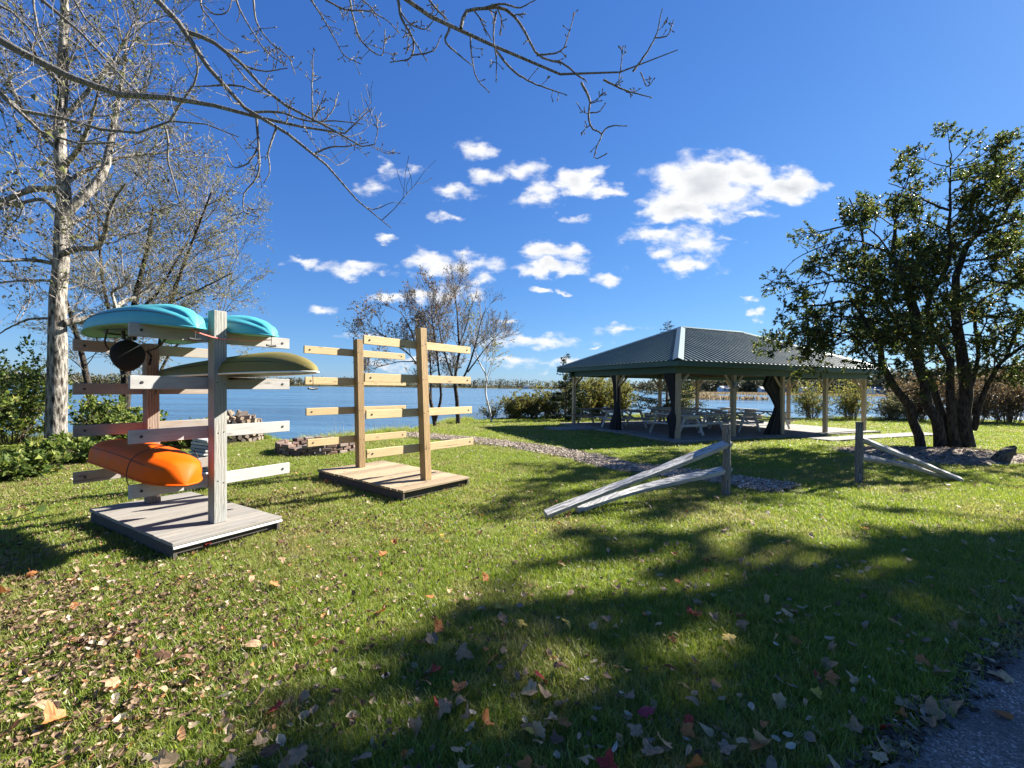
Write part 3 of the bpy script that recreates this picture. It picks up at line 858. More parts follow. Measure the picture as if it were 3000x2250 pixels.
def hull(L, Wd, Hh, blunt=2.4, sheer=.06, notch=.14, chine=.55, power=2.5, asym=0.0, hend=.38, hpow=9):
    """upturned kayak hull: keel up, gunwale at z = 0"""
    S, Q = 41, 25
    s = np.linspace(-1, 1, S); V = []
    for si in s:
        a = abs(si)
        w = Wd / 2 * max(1 - a ** blunt, 0) ** .62 + .012
        h = Hh * (1 - hend * a ** 3) * (max(1 - a ** hpow, 0)) ** .5 + .01
        h *= 1 + asym * si * (1 - a ** 6)
        dz = -sheer * a ** 2.2
        g = np.clip((a - .42) / .5, 0, 1) * (1 - np.clip((a - .92) / .08, 0, 1))
        for k in range(Q):
            f = math.pi * k / (Q - 1)
            cx, sz = math.cos(f), math.sin(f)
            x = w * np.sign(cx) * abs(cx) ** (2 / power); z = h * abs(sz) ** (2 / power)
            pull = math.exp(-((abs(cx) - chine) / .17) ** 2)
            x *= 1 - notch * g * pull; z -= notch * .8 * g * pull * h * .55
            z += .016 * math.exp(-(cx / .09) ** 2) * (1 - a ** 4)      # keel
            V.append((si * L / 2, x, z + dz))
    V = np.array(V)
    F = [[i * Q + k, i * Q + k + 1, (i + 1) * Q + k + 1, (i + 1) * Q + k] for i in range(S - 1) for k in range(Q - 1)]
    # deck side, slightly domed downwards, with a cockpit well
    D_ = []; M = 9
    for i, si in enumerate(s):
        for k in range(M):
            q = k / (M - 1); p = V[i * Q + Q - 1] * (1 - q) + V[i * Q] * q
            e = 1 - (2 * q - 1) ** 2
            zz = p[2] - .022 * e * (1 - abs(si) ** 3)
            r = math.hypot((si * L / 2 + .05 * L) / (.20 * L), (2 * q - 1) / .74)
            if r < 1: zz += .14 * (1 - r ** 4)
            D_.append((p[0], p[1], zz))
    FD = [[i * M + k, i * M + k + 1, (i + 1) * M + k + 1, (i + 1) * M + k] for i in range(S - 1) for k in range(M - 1)]
    rim = [tuple(V[i * Q]) for i in range(S)], [tuple(V[i * Q + Q - 1]) for i in range(S)]
    return V, np.array(F), np.array(D_), np.array(FD), rim
def tube1(pts, r, n=6, K=None):
    p = spline(pts, K or max(8, 3 * len(pts)))
    return MB().add(*tubes(p[None], np.full((1, len(p)), r), n))
def kayak(label, key_mat, deck_mat, ctr, yaw, L, Wd, Hh, tilt=0.0, group=None, rimmat=None, near_toggle=True, seat=None, roll=0.0, **hk):
    t = link('kayak', None, None, None, Matrix.Translation(Vector(ctr)) @ Matrix.Rotation(yaw, 4, 'Z') @ Matrix.Rotation(tilt, 4, 'Y') @ Matrix.Rotation(roll, 4, 'X'), label, 'kayak', group)
    V, F, DV, DF, rim = hull(L, Wd, Hh, **hk)
    link('hull', MB().add(V, F[:, ::-1]).mesh('hull', True), key_mat, t)
    link('deck', MB().add(DV, DF).mesh('deck', True), deck_mat, t)
    loop = np.array(rim[0] + rim[1][::-1] + rim[0][:1])
    link('gunwale', MB().add(*tubes(loop[None], np.full((1, len(loop)), .011), 6)).mesh('gunwale', True), rimmat or key_mat, t)
    for sg in (4, 20):
        seam = np.array([V[i * 25 + sg] * [1, 1.012, 1.0] for i in range(2, 39)])
        link('seam', MB().add(*tubes(seam[None], np.full((1, len(seam)), .0035), 5)).mesh('seam', True), CORD, t)
    ce = np.array([(-.05 * L + .20 * L * math.cos(a), .74 * Wd / 2 * math.sin(a), -.05) for a in np.linspace(0, 2 * math.pi, 33)])
    link('cockpit_rim', MB().add(*tubes(ce[None], np.full((1, 33), .013), 6)).mesh('cockpit_rim', True), BLACKPL, t)
    for s in ((-1, 1) if near_toggle else ()):
        p = np.array([s * L / 2 * .97, 0, -.055])
        cd = link('toggle_cord', tube1([p + [0, .006, .02], p + [s * .01, .004, -.05], p + [s * .012, 0, -.12]], .004).mesh('toggle_cord'), CORD, t)
        q = p + [s * .012, 0, -.125]
        link('toggle_handle', tube1([q + [0, -.055, .006], q, q + [0, .055, .006]], .013).mesh('toggle_handle', True), BLACKPL, cd)
    if seat is not None:
        sx = seat
        ang = np.linspace(0, 2 * math.pi, 28, endpoint=False); rows = []
        for th, k in ((-.07, .0), (-.075, .55), (-.06, .9), (-.03, 1.0), (.0, .97), (.025, .8), (.03, 0.0)):
            rows.append(np.stack([np.full(28, th), .165 * k * np.cos(ang) * (1 + .05 * np.cos(2 * ang)), -.30 + .20 * k * np.sin(ang) * np.where(np.sin(ang) > 0, .85, 1.05)], -1))
        V2 = np.concatenate(rows) + np.array([sx, 0, 0])
        F2 = [[i * 28 + k, i * 28 + (k + 1) % 28, (i + 1) * 28 + (k + 1) % 28, (i + 1) * 28 + k] for i in range(6) for k in range(28)]
        st = link('seat_back', MB().add(V2, F2).mesh('seat_back', True), BLACK, t)
        for q in (-.055, .055):
            link('seat_hinge', tube1([(sx, q, -.02), (sx, q, -.075), (sx + .002, q * .9, -.13)], .021, 8).mesh('seat_hinge', True), BLACKPL, st)
        for q in (-1, 1):
            link('strap', tube1([(sx - .02, q * .18, -.26), (sx + .1, q * .25, -.20), (sx + .28, q * .29, -.05)], .009, 5).mesh('strap'), BLACK, st)
        link('buckle_tail', tube1([(sx - .01, .19, -.26), (sx - .05, .24, -.30), (sx - .04, .22, -.42)], .014, 5).mesh('buckle_tail'), BLACK, st)
    return t
ru, rv, rc = RACKS['old']['u'], RACKS['old']['v'], RACKS['old']['c']
yaw = math.atan2(rv[1], rv[0]) + math.pi     # bow towards the viewer
def on_rack(a, b, z): return tuple(rc + ru * a + rv * b + np.array([0, 0, z]))
fp = G(637, 1528, .16)
def armz(py, px=637, base=fp): return D(px, py, base[1])[2] + .07
ztop, zmid, zlow = armz(986), armz(1123), armz(1407)
k1 = kayak('teal kayak upside down on the left top arms, black seat hanging beneath', TEAL, DECKTEAL, on_rack(-.42, .12, ztop + .026), yaw + .02, 2.62, .62, .225, R(.5), 'teal kayaks on the old rack', seat=-.28, blunt=2.7, notch=.26, hend=.25)
k2 = kayak('teal kayak upside down on the right top arms of the grey rack', TEAL, DECKTEAL, on_rack(.40, .14, ztop + .026), yaw - .01, 2.7, .62, .22, R(.5), 'teal kayaks on the old rack', blunt=2.7, notch=.24)
k3 = kayak('long olive tan kayak upside down on the second arms, bow sticking out', OLIVE, BLACKPL, on_rack(.33, -.22, zmid + .026), yaw + .01, 3.7, .66, .20, R(-1.2), None, CREAM, blunt=2.6, notch=.05, power=2.3, sheer=.0, asym=.38)
k4 = kayak('bright orange kayak upside down on the lowest left arms, roped down', ORANGE, ORANGE, on_rack(-.40, .06, zlow + .07), yaw - .01, 2.2, .57, .25, R(2.0), None, blunt=5.5, notch=.05, near_toggle=False, power=3.4, sheer=.04, roll=R(-3), hend=.16, hpow=26)
# rope over the orange kayak, pink cord at the post
kc = np.array(on_rack(-.40, -.52, zlow + .07))
W(tube1([kc + ru * .37 + [0, 0, -.16], kc + ru * .335 + [0, 0, .06], kc + ru * .29 + [0, 0, .19], kc + ru * .14 + [0, 0, .265], kc - ru * .12 + [0, 0, .27], kc - ru * .28 + [0, 0, .19], kc - ru * .33 + [0, 0, .05], kc - ru * .28 + [0, 0, -.16], kc + ru * .1 + [0, 0, -.17], kc + ru * .35 + [0, 0, -.12]], .005, 6, 60), 'tie_down_rope', CORD, label='dark rope looped round the near end of the orange kayak', cat='rope')
pz = D(637, 990, fp[1] - .1)
fpt = np.array([fp[0], fp[1], 0])
def around(a, b, z): return fpt + ru * a + rv * b + np.array([0, 0, z])
zc = pz[2]
W(tube1([around(-.42, -.30, zc + .04), around(-.2, -.15, zc + .01), around(-.075, -.078, zc), around(.0, -.078, zc - .008), around(.075, -.078, zc), around(.25, -.14, zc - .004), around(.45, -.28, zc + .02)], .006, 6, 40), 'loose_rope', PINK, label='thin pink cord tied round the front post under the teal kayaks', cat='cord')

# ================================================================== PAVILION
def m_roof():
    t = NT('green_metal_roof'); n = t.noise(t.coord('World'), 1.2, 5, .6); f = t.noise(t.coord('World'), 25, 3, .6)
    col = t.mix(t.rng(n, .35, .7), (.055, .10, .09), (.075, .122, .112))
    return t.pbr(col, t.rng(n, .3, .7, .42, .52), t.bump(f, .05, .003), .12, .6)
ROOFM = m_roof(); FASCIA = flat('green_fascia', (.020, .065, .048), .5); CAPM = flat('pale_green_flashing', (.095, .155, .15), .4, .2)
PPOST = wood('pavilion_post', (.26, .20, .12), (.46, .37, .245), 1.0); PBEAM = wood('pavilion_beam', (.14, .11, .075), (.26, .21, .15))
OV = .6
PVL = thing('pavilion', 'open picnic pavilion with a green ribbed metal hip roof', 'pavilion', pav(5.28, 3.4))
LA, LB = 4 * S2, 2 * S1
posts_ab = [(i * S2, 0) for i in range(5)] + [(0, S1), (0, LB), (S2, LB), (2 * S2, LB), (3 * S2, LB), (LA, LB), (LA, S1)]
for a, b in posts_ab:
    board('post', pav(a, b, .05), pav(a, b, 2.36), .14, .14, PPOST, PVL, up=PU, c=.006)
ZB = 2.42
for b in (0, LB): board('beam', pav(-.25, b, ZB), pav(LA + .25, b, ZB), .18, .24, FASCIA, PVL)
for a in (0, LA): board('beam', pav(a, .1, ZB - .002), pav(a, LB - .1, ZB - .002), .18, .235, FASCIA, PVL)
for a, b in posts_ab:
    for da, db in ((1, 0), (-1, 0), (0, 1), (0, -1)):
        on_a = (b in (0, LB)) and da and 0 <= a + da * S2 <= LA + .1
        on_b = (a in (0, LA)) and db and 0 <= b + db * S1 <= LB + .1
        if on_a or on_b:
            board('knee_brace', pav(a + da * .06, b + db * .06, 1.86), pav(a + da * .46, b + db * .46, 2.30), .04, .09, PPOST, PVL, up=(0, 0, 1))
# rafters ties across
for i in range(1, 4): board('tie_beam', pav(i * S2, .1, ZB + .07), pav(i * S2, LB - .1, ZB + .07), .06, .18, PBEAM, PVL)
EZ, RZ = 2.72, 4.49
HW_ = LB / 2 + OV
cors = {'nl': (-OV, LB + OV), 'nn': (-OV, -OV), 'rn': (LA + OV, -OV), 'rr': (LA + OV, LB + OV)}
apx = (S1, S1); apx2 = (LA - S1, S1)
roof = link('roof', None, None, PVL, WM[PVL.name].copy())
slope = (RZ - EZ) / HW_
def roof_face(e0, e1, inward, run_end_cut):
    """panels between eave points e0->e1 (in a,b), rising inwards; length of the rise limited by the 45 degree hips"""
    e0, e1, inward = np.array(e0, float), np.array(e1, float), np.array(inward, float)
    Lg = np.linalg.norm(e1 - e0); d = (e1 - e0) / Lg
    npan = int(round(Lg / .91)); pw = Lg / npan
    def rise(s): return min(s, Lg - s, HW_)
    def pt(s, r, dz=0.0):
        q = e0 + d * s + inward * r
        return pav(q[0], q[1], EZ + r * slope + dz)
    for i in range(npan):
        s0 = i * pw; mb = MB()
        xs_ = []
        nr = 4; rw = pw / nr
        for k in range(nr):
            o = s0 + k * rw
            xs_ += [(o, .042), (o + .024, .042), (o + .042, 0), (o + rw - .018, 0)]
        xs_ += [(s0 + pw, .042)]
        # break points where the rise kinks
        ss = sorted(set([round(min(max(x, 0), Lg), 5) for x, _ in xs_] + [q for q in (HW_, Lg - HW_) if s0 < q < s0 + pw]))
        zz = np.interp(ss, [x for x, _ in xs_], [z for _, z in xs_])
        lo = [pt(s, -.04, z) for s, z in zip(ss, zz)]; hi = [pt(s, max(rise(s), -.03), z) for s, z in zip(ss, zz)]
        n = len(ss)
        mb.add(lo + hi, [[j, j + 1, n + j + 1, n + j] for j in range(n - 1)])
        me = mb.mesh('roof_panel'); me.transform(WM[roof.name].inverted())
        link('roof_panel', me, ROOFM, roof, WM[roof.name].copy())
roof_face(cors['nn'], cors['rn'], (0, 1), True)
roof_face(cors['nl'], cors['nn'], (1, 0), True)
roof_face(cors['rn'], cors['rr'], (-1, 0), True)
roof_face(cors['rr'], cors['nl'], (0, -1), True)
# timber deck under the metal, hip and ridge caps, fascia
lid = [pav(*cors[k], EZ - .04) for k in ('nl', 'nn', 'rn', 'rr')] + [pav(*apx, RZ - .04), pav(*apx2, RZ - .04)]
W(MB().add(lid, [[1, 2, 5, 4], [3, 0, 4, 5]], [[0, 1, 4], [2, 3, 5]]), 'roof_deck', PBEAM, PVL)
def cap(name, p, q, wd, lift):
    p, q = np.array(p), np.array(q); d = unit(q - p); s = unit(np.cross(d, [0, 0, 1.0])) * wd
    mb = MB(); off = np.array([0, 0, lift]); dr = np.array([0, 0, -wd * .33])
    mb.add([p + s + dr + off, p + off * 1.5, p - s + dr + off, q + s + dr + off, q + off * 1.5, q - s + dr + off], [[0, 1, 4, 3], [1, 2, 5, 4]])
    W(mb, name, CAPM, roof)
cap('ridge_cap', pav(*apx, RZ), pav(*apx2, RZ), .17, .045)
for cnm, ap in (('nl', apx), ('nn', apx), ('rn', apx2), ('rr', apx2)): cap('hip_cap', pav(*cors[cnm], EZ), pav(*ap, RZ), .17, .045)
order = ['nl', 'nn', 'rn', 'rr', 'nl']
for k0, k1_ in zip(order[:-1], order[1:]):
    A, B = pav(*cors[k0], EZ - .115), pav(*cors[k1_], EZ - .115); dd = unit(B - A) * .019
    board('fascia', A - dd, B + dd, .036, .17, FASCIA, PVL)
# soffit ring
sof = [pav(*cors[k], EZ - .19) for k in ('nl', 'nn', 'rn', 'rr')] + [pav(a, b, EZ - .19) for a, b in ((.1, LB - .1), (.1, .1), (LA - .1, .1), (LA - .1, LB - .1))]
W(MB().add(sof, [[i, (i + 1) % 4, 4 + (i + 1) % 4, 4 + i] for i in range(4)]), 'soffit', FASCIA, PVL)
# notice on the second front post
NAVY = flat('navy_sign', (.012, .02, .035), .5); PRINT = flat('sign_print', (.42, .47, .52), .6)
sgn = thing('notice_sign', 'small dark notice with pale lettering on a pavilion post', 'sign', pav(S2, -.09, 1.95))
board('sign_panel', pav(S2 - .13, -.085, 1.95), pav(S2 + .13, -.085, 1.95), .012, .24, NAVY, sgn)
for zz, w0, w1 in ((.09, -.11, .10), (.055, -.07, .10), (0, -.04, .06), (-.035, -.09, .09), (-.085, -.10, .08)):
    board('text_line', pav(S2 + w0, -.093, 1.95 + zz), pav(S2 + w1, -.093, 1.95 + zz), .003, .016, PRINT, sgn, c=.0005)

# gathered black curtains ------------------------------------------------------
def curtain(label, a, b, prof, da=(1, 0)):
    """prof: list of (z, out0, out1, depth): how far the cloth reaches along the rail at each height"""
    c = pav(a, b); ax = PU * da[0] + PV * da[1]; nr_ = PV * da[0] - PU * da[1]
    n = 48; rows = []
    zz = np.linspace(prof[0][0], prof[-1][0], 40)
    pr = np.array(prof)
    if pr[0, 0] > pr[-1, 0]: zi = np.interp; s = -1
    pr[:, 2] = np.where(pr[:, 2] > .25, .25 + (pr[:, 2] - .25) * .7, pr[:, 2])
    lo = np.interp(-zz, -pr[:, 0], pr[:, 1]); hi = np.interp(-zz, -pr[:, 0], pr[:, 2]); dp = np.interp(-zz, -pr[:, 0], pr[:, 3])
    for z, l, h, q in zip(zz, lo, hi, dp):
        th = np.linspace(0, 2 * np.pi, n, endpoint=False)
        w = (h - l) / 2
        fold = 1 + .16 * np.sin(9 * th + z * 1.3) * min(1, w / .25)
        P = c + np.outer((l + h) / 2 + w * np.cos(th) * fold, ax) + np.outer(q * np.sin(th) * fold, nr_)
        P[:, 2] = z + .01 * np.sin(7 * th); rows.append(P)
    V = np.concatenate(rows); m = len(zz)
    F = [[i * n + k, i * n + (k + 1) % n, (i + 1) * n + (k + 1) % n, (i + 1) * n + k] for i in range(m - 1) for k in range(n)]
    t = thing('curtain', label, 'curtain', pav(a, b, .05), 'black roll-down curtains tied back to the pavilion posts')
    W(MB().add(V, F), 'cloth', BLACK, t, True)
    zt = zz[np.argmin(hi - lo)]
    th = np.linspace(0, 2 * np.pi, 20); w = (hi - lo).min() / 2; mid = (lo + hi)[np.argmin(hi - lo)] / 2
    W(MB().add(*tubes((c + np.outer(mid + (w + .012) * np.cos(th), ax) + np.outer((dp.min() + .012) * np.sin(th), nr_) + [0, 0, zt])[None], np.full((1, 20), .01), 5)), 'tie_band', CORD, t)
curtain('black curtain tied to the middle post of the near-left end, flared at the floor', 0, S1, [(2.3, -.05, .38, .10), (1.75, -.10, .22, .10), (1.1, -.12, .16, .10), (.75, -.18, .18, .10), (.35, -.20, .42, .14), (.06, -.18, .52, .16)], (0, 1))
curtain('bunched black curtain round the front corner post of the pavilion', .02, .12, [(2.3, -.12, .55, .10), (1.85, -.11, .34, .13), (1.3, -.10, .18, .10), (1.0, -.12, .16, .10), (.75, -.16, .34, .14), (.3, -.14, .22, .12), (.06, -.12, .22, .12)], (-.3, .95))
curtain('black curtain flaring wide above and below its tie on the third front post', 2 * S2 - .1, .12, [(2.3, -.12, .75, .10), (1.95, -.12, 1.05, .06), (1.55, -.12, .52, .09), (1.12, -.11, .12, .09), (.85, -.12, .24, .10), (.45, -.12, .55, .12), (.06, -.12, .86, .14)], (-1, 0))

# picnic tables -------------------------------------------------------------------
TABW = wood('white_painted_planks', (.36, .35, .33), (.50, .49, .46), 1.0, (.44, .43, .41)); TABD = wood('brown_old_planks', (.09, .07, .05), (.19, .15, .11))
def picnic(label, a, b, rot, mat, L=1.9):
    c = pav(a, b, .05); ax = PU * math.cos(rot) + PV * math.sin(rot); s = np.cross([0, 0, 1.0], ax)
    t = thing('picnic_table', label, 'picnic table', c, 'picnic tables under the pavilion roof')
    Z = lambda z: np.array([0, 0, z])
    for k in range(5): o = (k - 2) * .150; board('top_plank', c - ax * L / 2 + s * o + Z(.75), c + ax * L / 2 + s * o + Z(.75), .142, .036, mat, t)
    for q in (-1, 1):
        for k in range(2): o = q * (.62 + k * .148); board('seat_plank', c - ax * L / 2 + s * o + Z(.45), c + ax * L / 2 + s * o + Z(.45), .14, .036, mat, t)
        e = c + ax * q * (L / 2 - .22)
        board('seat_support', e - s * .77 + Z(.385), e + s * .77 + Z(.385), .038, .09, mat, t)
        board('top_support', e - s * .36 + Z(.687), e + s * .36 + Z(.687), .038, .09, mat, t)
        for r_ in (-1, 1): board('leg', e + ax * .04 + s * r_ * .62 + Z(.0), e + ax * .04 + s * r_ * .24 + Z(.72), .038, .10, mat, t)
        board('brace', e + Z(.36), c + ax * q * .06 + Z(.70), .09, .036, mat, t)
tabs = [(1.15, 1.25, 1.57, 'white picnic table just behind the front corner post'), (.95, 4.2, .15, 'white picnic table seen behind the curtained corner post, farther back'),
        (3.05, 2.0, 1.50, 'white picnic table beyond the post that carries the notice'), (3.9, 4.7, 1.6, 'white picnic table at the lake side, left of the notice post'),
        (4.75, 1.7, 1.57, 'white picnic table left of the wide black curtain'), (6.0, 4.5, 1.55, 'white picnic table at the lake side behind the wide curtain'),
        (7.15, 2.1, 1.62, 'white picnic table in the sun right of the wide curtain'), (8.4, 4.6, 1.57, 'white picnic table farthest right, at the lake side'),
        (5.0, 6.0, .05, 'white picnic table along the back edge of the slab')]
for a, b, ro, lb in tabs: picnic(lb, a, b, ro, TABW)
picnic('dark brown old picnic table at the left back of the pavilion', .75, 5.9, .1, TABD)

# ================================================================== SPLIT RAIL FENCES
RAIL = wood('silver_split_rail', (.10, .095, .088), (.56, .545, .51), 2.4, (.42, .41, .39), .9); FPOST = wood('grey_fence_post', (.08, .072, .06), (.24, .225, .195), 2.2, None, .9)
def rough_beam(name, pts, w, h, mat, parent, seed, taper=(1, 1), n=8):
    p = spline(pts, 22)
    T = unit(np.gradient(p, axis=0)); A = unit(np.cross(T, [0, 0, 1.0] if abs(T[0, 2]) < .9 else [0, 1.0, 0])); B = np.cross(A, T)
    a = np.arange(n) * 2 * np.pi / n + .39
    rad = .5 / np.maximum(np.abs(np.cos(a)), np.abs(np.sin(a))) * .93
    if n == 5:      # split wedge: one broad face turned up towards the lawn
        a = np.radians((118 if T[0, 0] < 0 else 62) + np.array([50, -50, -100, 180, 110])); rad = np.array([.56, .56, .48, .44, .48])
    lr = np.random.default_rng(seed); ph = lr.uniform(0, 6, n)
    V = []
    for i in range(22):
        k = 1 + .10 * np.sin(ph + i * .4) + lr.normal(0, .04, n)
        sc = taper[0] + (taper[1] - taper[0]) * i / 21
        V.append(p[i] + (np.cos(a) * rad * w * k * sc)[:, None] * A[i] + (np.sin(a) * rad * h * k * sc)[:, None] * B[i])
    V = np.concatenate(V)
    F = [[i * n + k, i * n + (k + 1) % n, (i + 1) * n + (k + 1) % n, (i + 1) * n + k] for i in range(21) for k in range(n)]
    mb = MB().add(V, F); mb.f.append((np.array([list(range(n))[::-1], list(range(21 * n, 22 * n))]), 0))
    me = mb.mesh(name)
    X = Vector(unit(p[-1] - p[0])); Y = Vector((0, 0, 1)).cross(X)
    if Y.length < .1: Y = Vector((0, 1, 0)).cross(X)
    Y.normalize(); Zv = X.cross(Y)
    M = Matrix.Translation(Vector(p.mean(0))) @ Matrix((X, Y, Zv)).transposed().to_4x4()
    me.transform(M.inverted())
    return link(name, me, mat, parent, M)
def fence(label, base, topy, rails, seed):
    b = G(*base); top = D(base[0] + 2, topy, b[1])
    t = thing('split_rail_fence', label, 'fence', b)
    rough_beam('post', [b - [0, 0, .1], (b + top) / 2 + [.008, 0, 0], top], .135, .135, FPOST, t, seed, (1.0, .97))
    for k, (pts) in enumerate(rails):
        q = [D(px, py, d) if d else G(px, py, .03) for px, py, d in pts]
        rough_beam('rail', q, .135, .145, RAIL, t, seed + 5 + k, (1.0, .8), 5)
lb = G(2126, 1447)[1]; rb_ = G(2515, 1410)[1]
fence('leaning split rails running down left from a weathered post', (2126, 1447), 1243, [[(2138, 1298, lb + .03), (1598, 1508, 0)], [(2138, 1374, lb + .06), (1830, 1447, lb - .66), (1690, 1492, 0)]], 41)
fence('weathered post with two split rails running down right by the apple tree', (2515, 1411), 1236, [[(2512, 1282, rb_ + .03), (2815, 1406, 0)], [(2510, 1338, rb_ + .08), (2660, 1366, rb_ + .2), (2795, 1403, 0)]], 52)

# ================================================================== FIRE RING, WOOD PILE, STUMPS
def m_block(name, stops):
    t = NT(name); n = t.noise(t.coord('Object', (9, 9, 9), rand=True), 1.0, 5, .65)
    c = t.ramp(t.orand(), stops); c = t.mix(t.rng(n, .3, .75, 0, .5), c, (.10, .08, .07)); return t.pbr(c, .92, t.bump(n, .6, .01), spec=.15)
BLOCK = m_block('retaining_block', [(0, (.09, .072, .062)), (.3, (.17, .11, .085)), (.55, (.22, .165, .13)), (.8, (.15, .088, .07)), (1, (.30, .24, .20))])
pit = thing('fire_ring', 'round fire ring of stacked brown and tan concrete blocks', 'fire pit', PIT)
vb, fb, tb = chamfer(.25, .19, .085, .014)
vb = vb.copy(); vb[:, 0] *= np.where(vb[:, 1] > 0, .86, 1.0)     # wedge: narrower inside
bmesh_ = MB().add(vb, fb, tb).mesh('block'); bmesh_.materials.append(BLOCK)
for lv in range(3):
    nb_ = 22
    for i in range(nb_):
        if lv == 2 and i in (3, 4, 9, 15): continue
        a = (i + .5 * lv) * 2 * math.pi / nb_ + rng.normal(0, .012)
        rr_ = PIT_R + rng.normal(0, .012)
        M = Matrix.Translation(Vector(PIT) + Vector((rr_ * math.cos(a), rr_ * math.sin(a), .04 + lv * .088))) @ Matrix.Rotation(a + math.pi / 2 + rng.normal(0, .05), 4, 'Z')
        link('block', bmesh_, None, pit, M)
ASH = flat('ash', (.10, .09, .085), .95, 0, .4, 12)
mb_ = MB().add([(PIT[0] + .84 * math.cos(a), PIT[1] + .84 * math.sin(a), .02) for a in np.linspace(0, 2 * math.pi, 24, endpoint=False)]); mb_.f.append((np.array([list(range(24))]), 0)); W(mb_, 'ash_bed', ASH, pit)

def m_log():
    t = NT('split_log'); n = t.noise(t.coord('Object', (3, 30, 30), rand=True), 1.0, 5, .6)
    c = t.ramp(t.orand(), [(0, (.11, .09, .075)), (.4, (.24, .20, .165)), (.75, (.36, .29, .215)), (1, (.46, .33, .20))])
    return t.pbr(t.mix(n, c, (.09, .075, .065)), .92, t.bump(n, .6, .008), spec=.15)
LOGM = m_log()
def log_mesh(seed):
    lr = np.random.default_rng(seed); n = 7; a = np.sort(lr.uniform(0, 2 * np.pi, n)); a = np.linspace(0, 2 * np.pi, n, endpoint=False) + lr.normal(0, .22, n)
    r = .07 * lr.uniform(.65, 1.15, n); V = []
    for x in (-.2, -.06, .07, .2): V += [(x, r_ * math.cos(b_) + lr.normal(0, .004), r_ * math.sin(b_)) for r_, b_ in zip(r, a)]
    F = [[i * n + k, i * n + (k + 1) % n, (i + 1) * n + (k + 1) % n, (i + 1) * n + k] for i in range(3) for k in range(n)]
    mb = MB().add(V, F); mb.f.append((np.array([list(range(n))[::-1], list(range(3 * n, 4 * n))]), 0)); me = mb.mesh('log'); me.materials.append(LOGM); return me
LOGS = [log_mesh(k) for k in range(8)]
WP = np.array([-8.75, 13.9, 0]); wp = thing('firewood_pile', 'rounded heap of split firewood at the edge of the bank', 'wood pile', WP)
cnt = 0
for lv in range(8):
    z = .07 + lv * .105; rad = .68 * math.sqrt(max(.02, 1 - (lv / 11) ** 2)) if lv < 6 else .56 - (lv - 5) * .13
    nlog = max(3, int(2 * math.pi * rad / .15))
    for i in range(nlog):
        a = i * 2 * math.pi / nlog + lv * .37
        if math.sin(a) > .75: continue
        p = WP + np.array([rad * math.cos(a), rad * math.sin(a), z + rng.normal(0, .012)])
        M = Matrix.Translation(Vector(p)) @ Matrix.Rotation(a + rng.normal(0, .12 if lv < 7 else .7), 4, 'Z') @ Matrix.Rotation(rng.normal(0, .06 if lv < 7 else .35), 4, 'Y') @ Matrix.Rotation(rng.uniform(0, 6.28), 4, 'X')
        link('log', LOGS[rng.integers(0, 8)], None, wp, M)
LS = G(592, 1392); ls = thing('lumber_stack', 'low stack of grey split boards between the old rack and the water', 'lumber stack', LS)
for k in range(11):
    z = .04 + k * .062; off = rng.normal(0, .05)
    board('split_board', LS + [-.28 + off, .25 + rng.normal(0, .04), z], LS + [.26 + off, -.05 + rng.normal(0, .04), z + rng.normal(0, .008)], .24, .05, OLDWOOD if k % 3 else TABW, ls, c=.012)
def stump(label, base, r, h, seed):
    b = G(*base); lr = np.random.default_rng(seed); n = 14; a = np.linspace(0, 2 * np.pi, n, endpoint=False); V = []
    lean = lr.normal(0, .15, 2)
    for z, k in ((-.05, 1.35), (.06, 1.1), (h * .6, .95), (h * .92, .93), (h, .85)):
        V += [(b[0] + lean[0] * z + r * k * math.cos(q) * (1 + .12 * math.sin(3 * q + seed)), b[1] + lean[1] * z + r * k * math.sin(q), z + (lr.normal(0, .012) if z == h else 0) + (.25 * h * math.cos(q) if z > h * .9 else 0)) for q in a]
    F = [[i * n + k, i * n + (k + 1) % n, (i + 1) * n + (k + 1) % n, (i + 1) * n + k] for i in range(4) for k in range(n)]
    mb = MB().add(V, F); mb.f.append((np.array([list(range(4 * n, 5 * n))]), 0))
    o = W(mb, 'stump', bark('stump_bark', (.03, .024, .02), (.13, .11, .09)), None, label=label, cat='stump')
stump('dark broken stump at the right rim of the mulch bed', (2925, 1352), .17, .34, 3)
stump('tiny stump farthest right beside the mulch bed', (2965, 1338), .07, .18, 5)

# ================================================================== TREES AND SHRUBS
BK_ASPEN = bark('poplar_bark', (.03, .025, .02), (.34, .31, .265), 1.0, None, .07)
BK_TWIG = bark('pale_twig_bark', (.08, .068, .06), (.30, .272, .248), 3.0)
BK_DARK = bark('dark_bark', (.012, .010, .008), (.06, .05, .04), 1.2, None, .04)
BK_BRANCH = bark('grey_branch_bark', (.035, .03, .026), (.26, .24, .21), 4.0, (.12, .108, .095), .008)
BK_BIRCH = bark('white_birch_bark', (.10, .085, .075), (.66, .63, .58), 1.0, (.62, .60, .56))
BK_GREY = bark('grey_twig_bark', (.17, .145, .13), (.40, .36, .33), 3.0)
BK_BROWN = bark('brown_shrub_bark', (.07, .05, .035), (.20, .155, .11), 3.0)
LF_APPLE = leafmat('apple_leaf', [(0, (.022, .036, .012)), (.45, (.050, .074, .020)), (.8, (.11, .135, .036)), (.95, (.21, .21, .06)), (1, (.30, .19, .07))], .5, .42)
LF_DRY = leafmat('dry_brown_leaf', [(0, (.06, .045, .03)), (.5, (.15, .115, .07)), (.85, (.24, .19, .10)), (1, (.30, .16, .06))], .3)
LF_WILLOW = leafmat('willow_leaf', [(0, (.09, .10, .045)), (.5, (.19, .185, .095)), (.85, (.30, .28, .15)), (1, (.36, .30, .12))], .4)
